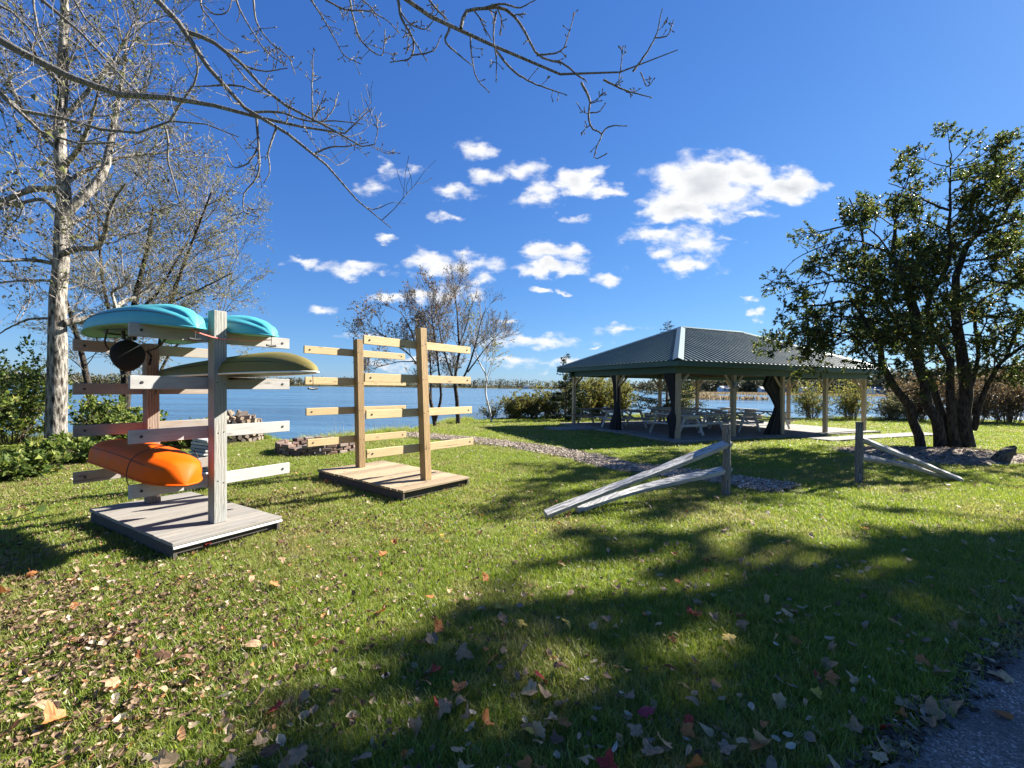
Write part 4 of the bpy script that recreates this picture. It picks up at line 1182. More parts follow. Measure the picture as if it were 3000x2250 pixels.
LF_GREEN = leafmat('bright_shrub_leaf', [(0, (.035, .06, .016)), (.4, (.095, .14, .034)), (.8, (.20, .245, .06)), (1, (.34, .32, .10))], .45)
LF_YELLOW = leafmat('yellow_shrub_leaf', [(0, (.055, .07, .02)), (.45, (.135, .15, .045)), (.8, (.235, .225, .065)), (1, (.32, .22, .07))], .45)
LF_POPLAR = leafmat('poplar_leaf', [(0, (.04, .04, .025)), (.45, (.10, .095, .055)), (.8, (.16, .17, .075)), (1, (.27, .28, .12))], .4)
LF_MAPLE = leafmat('maple_leaf', [(0, (.12, .05, .012)), (.4, (.30, .11, .02)), (.8, (.38, .20, .035)), (1, (.15, .16, .03))], .4)
LF_SPRUCE = leafmat('spruce_needle', [(0, (.012, .028, .012)), (.6, (.030, .055, .022)), (1, (.055, .085, .03))], .12)

def limbs_to(arr, K=18):
    P = np.stack([spline(p, K) for p, _, _ in arr]); Rd = np.stack([np.linspace(a, b, K) for _, a, b in arr]); return P, Rd
def tree(name, label, cat, limbs, specs, leaf, bmat, tmat=None, group=None, sides=10, jit=.012, lmat=None):
    """limbs: (points, r0, r1); specs: growth levels; leaf: (count, length range, width ratio, droop, extra dir)"""
    base = np.asarray(limbs[0][0][0], float)
    t = thing(name, label, cat, (base[0], base[1], min(0, base[2]) if base[2] < .5 else base[2]), group)
    P, Rd = limbs_to(limbs)
    Pj = P + rng.normal(0, jit, P.shape) * (Rd[..., None] / .1).clip(.3, 1.5)
    mb = MB()
    big = Rd[:, 0] > .05
    if big.any(): mb.add(*tubes(Pj[big], Rd[big], sides))
    if (~big).any(): mb.add(*tubes(Pj[~big], Rd[~big], 6))
    W(mb, 'trunk', bmat, t, True)
    tw = MB(); lastP = Pj; allP = [Pj]; last = (Pj, Rd)
    for sp in specs:
        sp = dict(sp); src = sp.pop('src', None); sd = sp.pop('sides', 3)
        p_, r_ = last if src is None else (np.concatenate([q for q, _ in src_levels[-src:]]) if False else last[0], last[1])
        C, CR = grow(p_, r_, **sp)
        tw.add(*tubes(C, CR, sd)); last = (C, CR); allP.append(C)
    if specs: W(tw, 'branches', tmat or bmat, t)
    if leaf:
        n, lr_, wr, droop, ed = leaf
        src = allP[-1] if specs else Pj
        c, d = on_branches(src, n, .1)
        ln = rng.uniform(lr_[0], lr_[1], n)
        V, F = leafs(c, d + rng.normal(0, .8, (n, 3)) + np.array(ed), ln, ln * wr, .25, droop)
        W(MB().add(V, F), 'crown', lmat, t)
    return t, allP

def C5(x, y): return x * .422, 400 + y * .422
# big poplar at the left ------------------------------------------------------------
TD = G(165, 1342)[1]
def L5(pts, d0, d1): return np.array([D(*C5(x, y), d0 + (d1 - d0) * i / (len(pts) - 1)) for i, (x, y) in enumerate(pts)])
trunkpts = [(165, 1352), (160, 1200), (170, 1060), (172, 900), (180, 750), (185, 600), (180, 450), (178, 300), (184, 150), (190, 0), (196, -170), (210, -320)]
tp = np.array([D(x, y, TD) for x, y in trunkpts]); tp[0, 2] = -.1
TRK = spline(tp, 40)
lim = [(tp, .20, .04),
       (L5([(450, 530), (600, 400), (700, 280), (750, 150), (770, 50), (800, -150), (850, -400), (880, -700)], TD, TD + 1.0), .11, .02),
       (L5([(440, 810), (560, 775), (680, 765), (730, 680), (750, 560), (800, 420), (870, 330)], TD, TD - .8), .075, .02),
       (L5([(460, 1290), (650, 1255), (780, 1210), (850, 1150), (960, 1100), (1100, 1040)], TD, TD + 1.6), .085, .02),
       (L5([(760, 1215), (800, 1190), (780, 1080), (850, 1040), (900, 960)], TD + .4, TD), .045, .012),
       (L5([(390, 375), (250, 365), (130, 400), (30, 440), (-150, 420), (-400, 350)], TD, TD - .6), .075, .02),
       (L5([(390, 520), (300, 440), (150, 460), (0, 480), (-200, 450)], TD, TD + 1.2), .05, .015),
       (L5([(370, 880), (200, 855), (0, 860), (-200, 820), (-420, 780)], TD, TD - 1.2), .05, .012),
       (L5([(360, 1260), (200, 1270), (100, 1310), (-60, 1400)], TD, TD + .5), .035, .01),
       (L5([(370, 1000), (150, 1000), (0, 1010), (-220, 960)], TD, TD + 1.4), .035, .01),
       (L5([(450, 200), (560, 60), (640, -150), (700, -400)], TD, TD - 1.0), .06, .015),
       (L5([(400, 80), (250, -60), (120, -260), (40, -500)], TD, TD + .9), .06, .015),
       (L5([(430, -120), (600, -300), (780, -520), (930, -800)], TD, TD + .6), .06, .015),
       (L5([(440, -350), (280, -520), (150, -760)], TD, TD - .8), .05, .012),
       (L5([(430, 640), (600, 560), (800, 520), (1000, 540), (1200, 470)], TD, TD + 2.2), .05, .01),
       (L5([(440, 330), (640, 220), (900, 130), (1150, 110), (1400, 0)], TD, TD + 1.8), .055, .01)]
tree('poplar_tree', 'tall nearly bare poplar with pale rough trunk beside the old rack', 'tree', lim,
     [dict(n=12, length=(.7, 2.4), ang=(35, 75), up=.22, wig=.17, K=7, tmin=.22, rabs=(.010, .020), sides=4), dict(n=7, ratio=(.3, .6), ang=(30, 70), up=.2, wig=.17, K=5, rabs=(.005, .010), lmin=.25), dict(n=4, ratio=(.35, .7), ang=(30, 65), up=.18, wig=.16, K=4, rabs=(.0028, .005), lmin=.2)],
     (7000, (.05, .085), .85, .1, (0, 0, -.7)), BK_ASPEN, BK_TWIG, sides=16, jit=.012, lmat=LF_POPLAR)

# poplar overhanging from the left, trunk outside the picture -----------------------------
def C1(x, y): return x * .5425, y * .5425
def C2(x, y): return 900 + x * .5425, y * .5425
def tr(cf, pts, d0, d1=None):
    d1 = d0 if d1 is None else d1
    return np.array([D(*cf(x, y), d0 + (d1 - d0) * i / (len(pts) - 1)) for i, (x, y) in enumerate(pts)])
OT = np.array([-8.9, 3.0])
ot = np.array([[OT[0], OT[1], -.1], [OT[0] + .05, OT[1], 2.0], [OT[0] - .05, OT[1] + .1, 4.2], [OT[0] + .1, OT[1] + .15, 6.5], [OT[0] + .3, OT[1] + .1, 9.0], [OT[0] + .4, OT[1], 12.0]])
def from_trunk(z, arr):
    q = np.array([np.interp(z, ot[:, 2], ot[:, 0]), np.interp(z, ot[:, 2], ot[:, 1]), z]); return np.concatenate([[q], arr])
limO = [(ot, .24, .06),
    (from_trunk(4.3, tr(C1, [(0, 210), (110, 280), (260, 370), (420, 430), (560, 480), (700, 525), (850, 525), (1000, 540), (1150, 570), (1280, 605), (1380, 630), (1500, 650), (1650, 690), (1800, 715), (1900, 715), (1975, 650), (1990, 600)], 4.6, 5.4)), .075, .004),
    (from_trunk(6.5, tr(C1, [(740, -110), (830, 0), (900, 60), (990, 150), (1050, 260), (1120, 360), (1190, 460), (1260, 530), (1370, 620), (1480, 690), (1600, 745), (1700, 820), (1755, 880), (1790, 970), (1900, 1050), (1960, 1120), (2040, 1225), (2110, 1230)], 4.6, 5.2)), .07, .003),
    (tr(C1, [(1000, 170), (1120, 210), (1220, 280), (1310, 350), (1400, 450), (1500, 540), (1600, 600), (1700, 650), (1850, 730), (1950, 790), (2010, 790), (2040, 700), (2030, 640)], 4.75, 5.0), .017, .003),
    (tr(C1, [(1310, 350), (1420, 385), (1540, 370)], 4.85), .008, .003),
    (tr(C1, [(1350, 610), (1500, 605), (1650, 650), (1850, 655), (1950, 670)], 5.1), .011, .003),
    (tr(C1, [(1190, 460), (1300, 465), (1410, 490), (1450, 415)], 4.9), .009, .003), (tr(C1, [(1190, 460), (1110, 465), (1040, 468)], 4.95), .008, .003),
    (tr(C1, [(1385, 640), (1395, 780), (1390, 950), (1315, 1060), (1325, 1150), (1390, 1170)], 5.05, 4.9), .011, .003),
    (tr(C1, [(1390, 800), (1340, 880), (1270, 905), (1220, 820)], 5.0), .008, .003), (tr(C1, [(1490, 695), (1450, 820), (1450, 950), (1430, 980)], 5.1), .009, .003),
    (tr(C1, [(1700, 825), (1780, 795), (1880, 790), (1980, 770)], 5.15), .008, .003), (tr(C1, [(1690, 655), (1685, 480), (1690, 310)], 5.0), .007, .0025),
    (tr(C1, [(1690, 650), (1740, 540), (1755, 500)], 5.0, 4.9), .006, .0025), (tr(C1, [(1740, 660), (1800, 590), (1825, 510)], 5.0, 5.1), .006, .0025),
    (from_trunk(3.6, tr(C1, [(-80, 420), (0, 500), (90, 590), (200, 700), (330, 755), (480, 780), (620, 770)], 4.4, 4.9)), .055, .006),
    (from_trunk(3.8, tr(C1, [(-90, 430), (0, 480), (120, 600), (260, 620), (400, 660), (550, 700), (680, 730), (800, 700), (920, 655), (1050, 660), (1180, 690), (1290, 740)], 4.9, 5.6)), .050, .004),
    (tr(C1, [(920, 655), (960, 580), (1010, 510), (1060, 420), (1060, 310), (1040, 240), (1010, 150)], 5.3, 5.0), .013, .004),
    (from_trunk(6.0, tr(C1, [(120, -90), (230, 0), (330, 90), (450, 190), (560, 310), (680, 440), (780, 530), (880, 620), (960, 690), (1090, 800)], 5.4, 5.8)), .05, .003),
    (from_trunk(6.8, tr(C1, [(330, -110), (400, 0), (480, 130), (600, 240), (700, 380), (760, 430)], 5.6, 5.8)), .04, .004),
    (tr(C1, [(890, 680), (910, 760), (905, 850), (940, 980), (980, 1120), (1040, 1250)], 5.6, 5.8), .010, .003),
    (from_trunk(5.2, tr(C1, [(-60, 0), (20, 40), (130, 110), (200, 220), (240, 300)], 5.0, 5.2)), .045, .006), (from_trunk(6.1, tr(C1, [(170, -90), (180, 0), (200, 150), (260, 280)], 5.3)), .03, .005),
    # limb that reaches in from the top centre
    (np.concatenate([from_trunk(8.2, np.array([[-5.5, 3.6, 8.6], [-3.0, 4.1, 7.2]])), tr(C2, [(430, -60), (500, 0), (600, 65), (700, 100), (800, 145), (880, 190), (980, 240), (1080, 275), (1200, 330), (1330, 385), (1480, 445), (1570, 460), (1610, 410), (1700, 390), (1800, 385), (1900, 330), (2000, 270)], 4.3, 4.6)]), .066, .003),
    (tr(C2, [(1760, 385), (1830, 290), (1880, 200), (1915, 60)], 4.55), .009, .003), (tr(C2, [(1880, 205), (1940, 195), (1975, 120)], 4.55), .005, .0025), (tr(C2, [(1690, 395), (1705, 260)], 4.55), .005, .0025), (tr(C2, [(1690, 390), (1680, 460)], 4.5), .005, .0025),
    (tr(C2, [(1600, 430), (1700, 480), (1850, 525)], 4.5), .008, .003), (tr(C2, [(1800, 390), (1840, 465), (1870, 430)], 4.5), .005, .0025),
    (tr(C2, [(1480, 445), (1525, 540), (1520, 640), (1545, 700), (1590, 720), (1560, 800), (1555, 860), (1600, 840)], 4.5, 4.35), .010, .003), (tr(C2, [(1590, 720), (1630, 685), (1715, 680)], 4.4), .006, .003), (tr(C2, [(1525, 610), (1580, 600), (1605, 565)], 4.45), .005, .0025),
    (tr(C2, [(830, 150), (850, 70), (950, 45), (1080, 55), (1150, 130), (1200, 220), (1240, 290), (1320, 330), (1400, 350), (1450, 400), (1500, 435)], 4.35, 4.5), .013, .005),
    (tr(C2, [(950, 45), (1050, 20), (1150, 40), (1230, 0)], 4.35), .009, .003), (tr(C2, [(1020, 60), (1005, 200), (1020, 300), (1020, 430)], 4.35), .008, .003),
    (tr(C2, [(1240, 300), (1380, 265), (1410, 190), (1440, 85)], 4.45), .007, .003), (tr(C2, [(880, 200), (890, 310), (920, 430), (975, 490)], 4.35), .007, .003),
    (tr(C2, [(770, 150), (745, 220), (800, 280), (880, 345)], 4.3), .009, .003), (tr(C2, [(1020, 270), (1100, 370), (1180, 430), (1280, 470), (1390, 510)], 4.4), .009, .003),
    (tr(C2, [(490, 0), (510, 100), (570, 210), (560, 310), (460, 335)], 4.3), .012, .003), (tr(C2, [(570, 210), (640, 320)], 4.3), .006, .003), (tr(C2, [(560, 300), (690, 265), (720, 200)], 4.3), .006, .003), (tr(C2, [(500, 60), (560, 130), (640, 155), (680, 110)], 4.3), .006, .003),
    (tr(C2, [(-30, -60), (20, 0), (80, 90), (150, 210), (200, 300), (280, 340)], 4.7), .008, .003), (tr(C2, [(210, -60), (230, 0), (250, 100), (300, 230), (400, 300), (420, 170)], 4.7), .009, .003),
    (tr(C2, [(100, 0), (200, 50), (330, 60), (430, 110), (490, 170)], 4.7), .007, .003), (tr(C2, [(300, 0), (360, 60), (390, 130)], 4.6), .006, .003), (tr(C2, [(630, -40), (690, 40), (750, 100)], 4.35), .009, .005),
    (tr(C1, [(1080, -60), (1090, 40), (1150, 120), (1200, 190), (1270, 235)], 4.7), .008, .003), (tr(C1, [(1260, -40), (1300, 60), (1370, 180), (1440, 280), (1540, 350)], 4.7), .008, .003), (tr(C1, [(1365, -40), (1390, 130), (1460, 230), (1560, 310), (1590, 390)], 4.7), .008, .003), (tr(C1, [(1100, 30), (1170, 80), (1230, 60), (1250, 0)], 4.7), .006, .003),
]
limO = [(p_, a_ * (1.0 if i_ == 0 else 1.0 if a_ > .03 else 1.35), max(b_ * 1.5, .0045)) for i_, (p_, a_, b_) in enumerate(limO)]
t_o, ap = tree('poplar_tree', 'bare knobbly branches reaching in overhead from a poplar left of the picture', 'tree', limO, [], None, BK_BRANCH, sides=9, jit=.006)
# spurs with buds along the thin limbs, and the whippy outer twigs in the upper left
Pl, Rl = limbs_to([l for l in limO[3:] if l[1] < .032], 18)
C, CR = grow(Pl, Rl, 5, ratio=(.08, .2), ang=(40, 75), up=.15, wig=.2, K=4, rr=.7, lmin=.05, tmin=.15, rtip=.6)
tw = MB().add(*tubes(C, np.maximum(CR * .8, .0036), 4))
C2_, CR2 = grow(C, np.maximum(CR, .002), 1.5, length=(.02, .05), ang=(35, 70), up=.1, wig=.2, K=3, rr=.9, rtip=.7)
tw.add(*tubes(C2_, np.maximum(CR2, .0034), 4))
tip = np.concatenate([C[:, -1], C2_[:, -1], Pl[:, -1]]); td = unit(np.concatenate([C[:, -1] - C[:, -2], C2_[:, -1] - C2_[:, -2], Pl[:, -1] - Pl[:, -2]]))
bud = tip[:, None, :] + td[:, None, :] * np.array([0, .008, .018, .030])[None, :, None]
tw.add(*tubes(bud, np.tile([.0034, .0068, .0058, .001], (len(bud), 1)), 5))
Pb, Rb = limbs_to([limO[i] for i in (1, 2, 15, 16, 18, 19, 21, 22)], 18)
C, CR = grow(Pb, Rb, 9, length=(.3, 1.0), ang=(30, 70), up=.25, wig=.22, K=6, rr=.4, tmin=.2, rabs=(.004, .008)); tw.add(*tubes(C, CR, 4))
C, CR = grow(C, CR, 3, ratio=(.3, .6), ang=(30, 70), up=.2, wig=.2, K=4, rr=.7, lmin=.06); tw.add(*tubes(C, np.maximum(CR, .003), 3))
W(tw, 'twigs', BK_BRANCH, t_o)
n = 34
c = np.array([D(rng.uniform(0, 190), rng.uniform(270, 640), rng.uniform(3.8, 4.8)) for _ in range(n)])
ln = rng.uniform(.05, .085, n); V, F = leafs(c, rng.normal(0, .5, (n, 3)) + [0, 0, -.8], ln, ln * .85, .2, .1)
V2, F2 = leafs(np.array([D(912, 385, 5.0), D(990, 372, 5.0)]), np.array([[.1, 0, -1], [.8, 0, -.5]]), .075, .035, .2)
W(MB().add(V, F).add(V2, F2), 'leaves', LF_POPLAR, t_o)

# willow on the shore behind the old rack --------------------------------------------------
def px3(pts, d): return np.array([D(x, y, d) if not isinstance(d, tuple) else D(x, y, d[0] + (d[1] - d[0]) * i / (len(pts) - 1)) for i, (x, y) in enumerate(pts)])
wl = [(px3([(365, 1345), (362, 1230), (368, 1120), (375, 1000), (400, 860), (430, 740), (450, 600)], 13.6), .17, .03),
      (px3([(300, 1345), (290, 1250), (262, 1150), (240, 1040), (200, 900), (150, 760)], 13.9), .12, .03),
      (px3([(415, 1345), (425, 1260), (440, 1150), (470, 1000), (510, 850), (560, 720), (605, 600), (620, 560)], (13.6, 12.8)), .11, .02),
      (px3([(372, 1060), (420, 900), (460, 860), (507, 780), (560, 690), (605, 600)], 13.4), .06, .012),
      (px3([(365, 1120), (330, 950), (300, 820), (290, 680), (280, 520)], (13.6, 14.6)), .07, .015),
      (px3([(380, 1000), (480, 900), (580, 850), (680, 800)], (13.6, 13.0)), .05, .01),
      (px3([(440, 1150), (520, 1010), (600, 950), (690, 900)], (13.4, 14.4)), .05, .01)]
wl[0][0][0][2] = wl[1][0][0][2] = wl[2][0][0][2] = -.5
tree('willow_tree', 'twiggy grey-leaved willow on the bank behind the old rack', 'tree', wl,
     [dict(n=16, length=(.9, 2.3), ang=(25, 65), up=.15, wig=.14, K=6, tmin=.25, rabs=(.012, .022), sides=4), dict(n=9, ratio=(.3, .6), ang=(25, 60), up=.12, wig=.14, K=5, rabs=(.005, .009), lmin=.35), dict(n=5, ratio=(.45, .85), ang=(20, 55), up=.1, wig=.12, K=3, rabs=(.0028, .005), lmin=.3)],
     (22000, (.06, .11), .26, .1, (0, 0, -.8)), BK_DARK, BK_TWIG, sides=10, lmat=LF_WILLOW)
# low hanging willow sprays over the water
# small lakeside trees behind the new rack --------------------------------------------------
def lake_tree(label, stems, specs, leaf, bm, lm, tm=BK_GREY): return tree('lakeside_tree', label, 'tree', stems, specs, leaf, bm, tm, 'small trees on the bank behind the new rack', 8, .012, lm)
d1, d2, d3 = G(1275, 1247)[1], G(1345, 1240)[1], G(1440, 1236)[1]
GS = [dict(n=16, length=(.6, 1.5), ang=(25, 65), up=.12, wig=.1, K=6, tmin=.3, rabs=(.012, .02), sides=4), dict(n=9, ratio=(.35, .65), ang=(20, 50), up=.22, wig=.1, K=5, rabs=(.006, .009), lmin=.3), dict(n=4, ratio=(.4, .8), ang=(18, 48), up=.22, wig=.1, K=4, rabs=(.0035, .005), lmin=.28)]
lake_tree('small dark forked tree with brown leaves just right of the new front post', [
    (px3([(1275, 1252), (1262, 1180), (1245, 1100), (1220, 1020), (1195, 950), (1172, 910)], d1), .09, .015), (px3([(1275, 1235), (1292, 1160), (1286, 1090), (1275, 1000), (1268, 950), (1262, 900)], d1), .07, .012),
    (px3([(1250, 1115), (1200, 1040), (1150, 1000), (1090, 960)], (d1, d1 - .8)), .04, .01), (px3([(1262, 1180), (1262, 1100), (1255, 1000), (1240, 930), (1222, 900)], (d1, d1 + .8)), .05, .01), (px3([(1230, 1060), (1170, 1060), (1110, 1075), (1075, 1085)], (d1, d1 + .5)), .03, .008)],
    GS, (4200, (.08, .13), .5, .1, (0, 0, -.2)), BK_DARK, LF_DRY)
lake_tree('tallest twiggy bare tree in the middle of the lakeside clump', [
    (px3([(1343, 1248), (1340, 1180), (1332, 1110), (1345, 1030), (1342, 970), (1338, 905), (1332, 850)], d2), .11, .015), (px3([(1336, 1130), (1310, 1060), (1290, 980), (1282, 920), (1278, 890)], (d2, d2 + .6)), .06, .01),
    (px3([(1345, 1130), (1370, 1080), (1395, 1000), (1410, 940), (1424, 900)], (d2, d2 - .6)), .055, .01), (px3([(1370, 1090), (1400, 1050), (1440, 1000), (1480, 960)], (d2, d2 + .7)), .04, .008), (px3([(1342, 1020), (1370, 940), (1375, 910), (1370, 885)], (d2, d2 - .7)), .04, .008)],
    GS, (1800, (.07, .11), .5, .1, (0, 0, -.2)), BK_DARK, LF_DRY)
lake_tree('slender white birch leaning left at the right of the lakeside clump', [
    (px3([(1441, 1240), (1434, 1200), (1422, 1150), (1424, 1100), (1408, 1070), (1392, 1030), (1380, 980), (1370, 930)], d3), .055, .012), (px3([(1424, 1110), (1440, 1060), (1450, 1000), (1460, 950)], (d3, d3 + .4)), .025, .008)],
    [dict(n=10, ratio=(.3, .5), ang=(25, 55), up=.1, wig=.1, K=5, rr=.4, tmin=.3, sides=4), dict(n=6, ratio=(.35, .6), ang=(25, 60), up=.05, wig=.12, K=4, rr=.6, lmin=.2)],
    (1600, (.06, .11), .5, .1, (0, 0, -.5)), BK_BIRCH, LF_WILLOW)

# apple tree at the right ---------------------------------------------------------------------
def C4(x, y): return 2500 + x * .226, 1000 + y * .226
def C3(x, y):
    if x < 620: x += (620 - x) * .34
    if y < 420: y += (420 - y) * .36
    return 2150 + x * .3846, 380 + y * .3846
AD = 14.2
def A4(lo, hi, d0, d1):
    q = [C4(*p) for p in lo] + [C3(*p) for p in hi]
    return np.array([D(x, y, d0 + (d1 - d0) * (i / (len(q) - 1)) ** 1.3) for i, (x, y) in enumerate(q)])
ap_l = [(A4([(1110, 1440), (1090, 1100), (960, 850), (900, 500), (850, 150)], [(1390, 1400), (1300, 1150), (1200, 950), (1240, 750), (1220, 600), (1260, 480)], AD - .25, AD - .6), .20, .03),
        (A4([(880, 1400), (830, 1150), (780, 960), (640, 700), (500, 560), (400, 330), (350, 100)], [(1000, 1480), (960, 1380), (900, 1310), (700, 1330), (400, 1350), (250, 1340)], AD, AD - .4), .18, .015),
        (A4([(1260, 1380), (1180, 1100), (1080, 750), (980, 500), (850, 250)], [(1080, 1200), (1000, 950), (960, 720), (880, 520)], AD + .15, AD + 1.4), .16, .02),
        (A4([(1310, 1380), (1290, 1000), (1230, 700), (1260, 400)], [(1480, 1300), (1560, 1180), (1660, 900), (1630, 700), (1660, 560), (1640, 330), (1680, 200), (1650, 90)], AD, AD - .3), .17, .015),
        (A4([(1470, 1400), (1470, 1000), (1450, 600), (1420, 200)], [(1680, 1300), (1720, 1000), (1850, 800), (2000, 740), (2100, 560), (2180, 420)], AD + .1, AD + .3), .27, .02),
        (A4([(1560, 1150), (1590, 980), (1680, 700), (1830, 400), (1990, 200), (2200, 60), (2600, -120)], [], AD + .1, AD - .8), .12, .03),
        (A4([(1830, 400), (1900, 340), (2212, 350), (2700, 300)], [], AD - .2, AD - 1.5), .06, .02),
        (A4([(860, 300)], [(1200, 950), (1050, 880), (900, 840), (700, 880), (450, 960), (360, 1000)], AD - .5, AD - 1.0), .07, .012),
        (A4([(870, 350)], [(1150, 880), (1050, 770), (960, 720), (750, 760), (560, 790), (470, 800)], AD - .3, AD + .6), .06, .012),
        (A4([], [(1640, 880), (1850, 800), (1960, 640), (2080, 400), (2200, 250)], AD, AD + 1.2), .06, .012),
        (A4([], [(1650, 620), (1500, 560), (1350, 470), (1180, 400)], AD - .2, AD - 1.0), .05, .01), (A4([], [(1640, 380), (1800, 330), (2000, 310), (2150, 280)], AD - .2, AD + .8), .04, .01), (A4([], [(1680, 240), (1800, 200), (1950, 130)], AD - .2, AD - .5), .03, .008),
        (A4([(420, 400), (250, 250)], [(900, 1560), (700, 1500), (480, 1530), (300, 1560)], AD - .6, AD - .2), .05, .01), (A4([(960, 860), (860, 500)], [(1180, 1300), (1100, 1150), (900, 1080), (650, 1130), (480, 1120)], AD - .2, AD + 1.8), .06, .01),
        (A4([], [(1120, 1240), (850, 1160), (600, 1180), (400, 1230), (260, 1260)], AD - .3, AD - .6), .05, .01), (A4([], [(1040, 1440), (750, 1420), (450, 1440), (240, 1470), (120, 1450)], AD - .3, AD - .2), .05, .01), (A4([], [(1000, 1500), (800, 1560), (560, 1620), (380, 1640)], AD - .3, AD + .4), .04, .01),
        (A4([], [(1250, 1200), (1000, 1050), (750, 1000), (560, 1040), (430, 1060)], AD - .2, AD + .9), .05, .01), (A4([], [(1700, 1250), (1900, 1150), (2100, 1180), (2300, 1250)], AD - .2, AD - 1.6), .06, .012), (A4([], [(1700, 1500), (1950, 1420), (2200, 1450), (2400, 1500)], AD - .2, AD - 1.2), .05, .01), (A4([], [(1750, 1000), (1950, 980), (2150, 900), (2350, 900)], AD, AD - 1.4), .05, .01),
        (A4([], [(1330, 1450), (1250, 1500), (1120, 1580), (980, 1650)], AD - .3, AD - 1.6), .04, .01), (A4([], [(1480, 1450), (1580, 1560), (1700, 1620), (1800, 1660)], AD, AD + 1.2), .04, .01), (A4([], [(1720, 1560), (1950, 1580), (2150, 1640)], AD - .3, AD - 1.5), .04, .01), (A4([], [(1350, 1300), (1250, 1380), (1080, 1430), (900, 1500)], AD + .2, AD + 1.6), .04, .01), (A4([], [(1500, 1250), (1450, 1400), (1380, 1520), (1350, 1620)], AD + .5, AD + 2.0), .04, .01), (A4([], [(1720, 1300), (1850, 1450), (2000, 1540)], AD + .4, AD + 1.8), .04, .01), (A4([], [(1560, 1150), (1420, 1050), (1300, 1000), (1180, 1080)], AD - .2, AD - 1.8), .04, .01),
        (A4([(1990, 200), (2100, -100)], [(2350, 1150), (2450, 950), (2550, 800)], AD, AD + 1.0), .07, .015), (A4([(1470, 700), (1600, 300)], [(1850, 1350), (2050, 1200), (2250, 1050), (2450, 1050)], AD, AD + 2.2), .08, .015),
        (A4([(1420, 500), (1380, 100)], [(1500, 1250), (1450, 1050), (1400, 850), (1420, 650), (1450, 500)], AD + .4, AD + 2.4), .07, .012)]
for k in range(5): ap_l[k][0][0][2] = -.05
ap_l = [(p_, a_ * .78, b_ * .9) for p_, a_, b_ in ap_l]
tree('apple_tree', 'spreading multi-stemmed apple tree with dark leaves right of the pavilion', 'tree', ap_l,
     [dict(n=9, length=(.55, 1.6), ang=(35, 80), up=.0, wig=.2, K=6, tmin=.26, rabs=(.016, .03), sides=4), dict(n=8, ratio=(.3, .55), ang=(30, 75), up=.0, wig=.2, K=5, rabs=(.008, .012), lmin=.35), dict(n=4, ratio=(.4, .75), ang=(30, 75), up=.03, wig=.18, K=3, rabs=(.004, .006), lmin=.2)],
     (118000, (.052, .092), .58, .15, (0, 0, -.15)), BK_DARK, BK_DARK, sides=14, jit=.02, lmat=LF_APPLE)

# maple whose shadow falls over the foreground, standing right of the picture --------------------
rng = np.random.default_rng(102)
mb0 = np.array([22.75, 11.0]); ml = []
tr_ = np.array([[mb0[0], mb0[1], -.1], [mb0[0] + .1, mb0[1], 4], [mb0[0] - .1, mb0[1] + .1, 8], [mb0[0], mb0[1], 11.5], [mb0[0], mb0[1], 15.2]])
ml.append((tr_, .38, .06))
for k in range(34):
    z = 4.6 + 10.1 * (k / 34.0); a = k * 2.4; ext = 4.6 * math.sin(math.pi * (.22 + .46 * (k / 34.0))) ** .7
    b_ = np.array([np.interp(z, tr_[:, 2], tr_[:, 0]), np.interp(z, tr_[:, 2], tr_[:, 1]), z])
    ml.append((np.array([b_, b_ + [math.cos(a) * ext * .5, math.sin(a) * ext * .5, ext * .25], b_ + [math.cos(a) * ext, math.sin(a) * ext, ext * .42]]), .10, .02))
for a_, h_ in ((2.6, 15.4), (3.3, 16.2), (3.0, 15.4), (3.5, 15.0), (3.1, 16.5)):
    b_ = np.array([mb0[0], mb0[1], 11.0]); q_ = np.array([-.485 * a_, .875 * a_, 0]) + rng.normal(0, .5, 3) * [1, 1, 0]
    ml.append((np.array([b_, b_ + q_ * .6 + [0, 0, (h_ - 11) * .45], b_ + q_ + [0, 0, h_ - 11]]), .10, .02))
tree('maple_tree', 'tall autumn maple right of the picture that shades the foreground lawn', 'tree', ml,
     [dict(n=6, ratio=(.3, .5), ang=(30, 65), up=.15, wig=.15, K=5, rr=.45, tmin=.3, sides=4), dict(n=5, ratio=(.35, .6), ang=(30, 65), up=.1, wig=.15, K=4, rr=.55, lmin=.3)],
     (52000, (.16, .23), .95, .1, (0, 0, -.3)), BK_DARK, BK_DARK, sides=10, lmat=LF_MAPLE)

# shrubs ----------------------------------------------------------------------------------------
def shrub(label, c, h, rad, stems, leaves, lm, size=(.05, .09), wr=.6, group=None, bm=BK_BROWN, name='shrub', up=.25, cat='shrub', bend=.5):
    c = np.array([c[0], c[1], float(terr(c[0], c[1])) - .02]); arr = []
    for k in range(stems):
        a = rng.uniform(0, 6.28); r0 = rad * .25 * math.sqrt(rng.uniform()); e = rad * math.sqrt(rng.uniform(.05, 1)); hh = h * rng.uniform(.6, 1.0) * (1 - .35 * (e / rad) ** 2)
        p0 = c + [math.cos(a) * r0, math.sin(a) * r0, 0]; p2 = c + [math.cos(a) * e, math.sin(a) * e, hh]
        p1 = p0 * .5 + p2 * .5 + [-math.cos(a) * e * .18 * bend, -math.sin(a) * e * .18 * bend, hh * .12]
        arr.append((np.array([p0, p1, p2]), rng.uniform(.008, .02), .003))
    return tree(name, label, cat, arr, [dict(n=9, ratio=(.25, .5), ang=(30, 80), up=up * .6, wig=.18, K=4, rr=.5, tmin=.03), dict(n=3, ratio=(.35, .65), ang=(25, 65), up=up * .6, wig=.15, K=4, rr=.6, lmin=.12)],
                (int(leaves * 2.2), (size[0] * 1.15, size[1] * 1.15), wr, .1, (0, 0, .1)), bm, bm, group, 5, .006, lm)[0]
GB = 'yellowing bushes along the bank beside the pavilion'
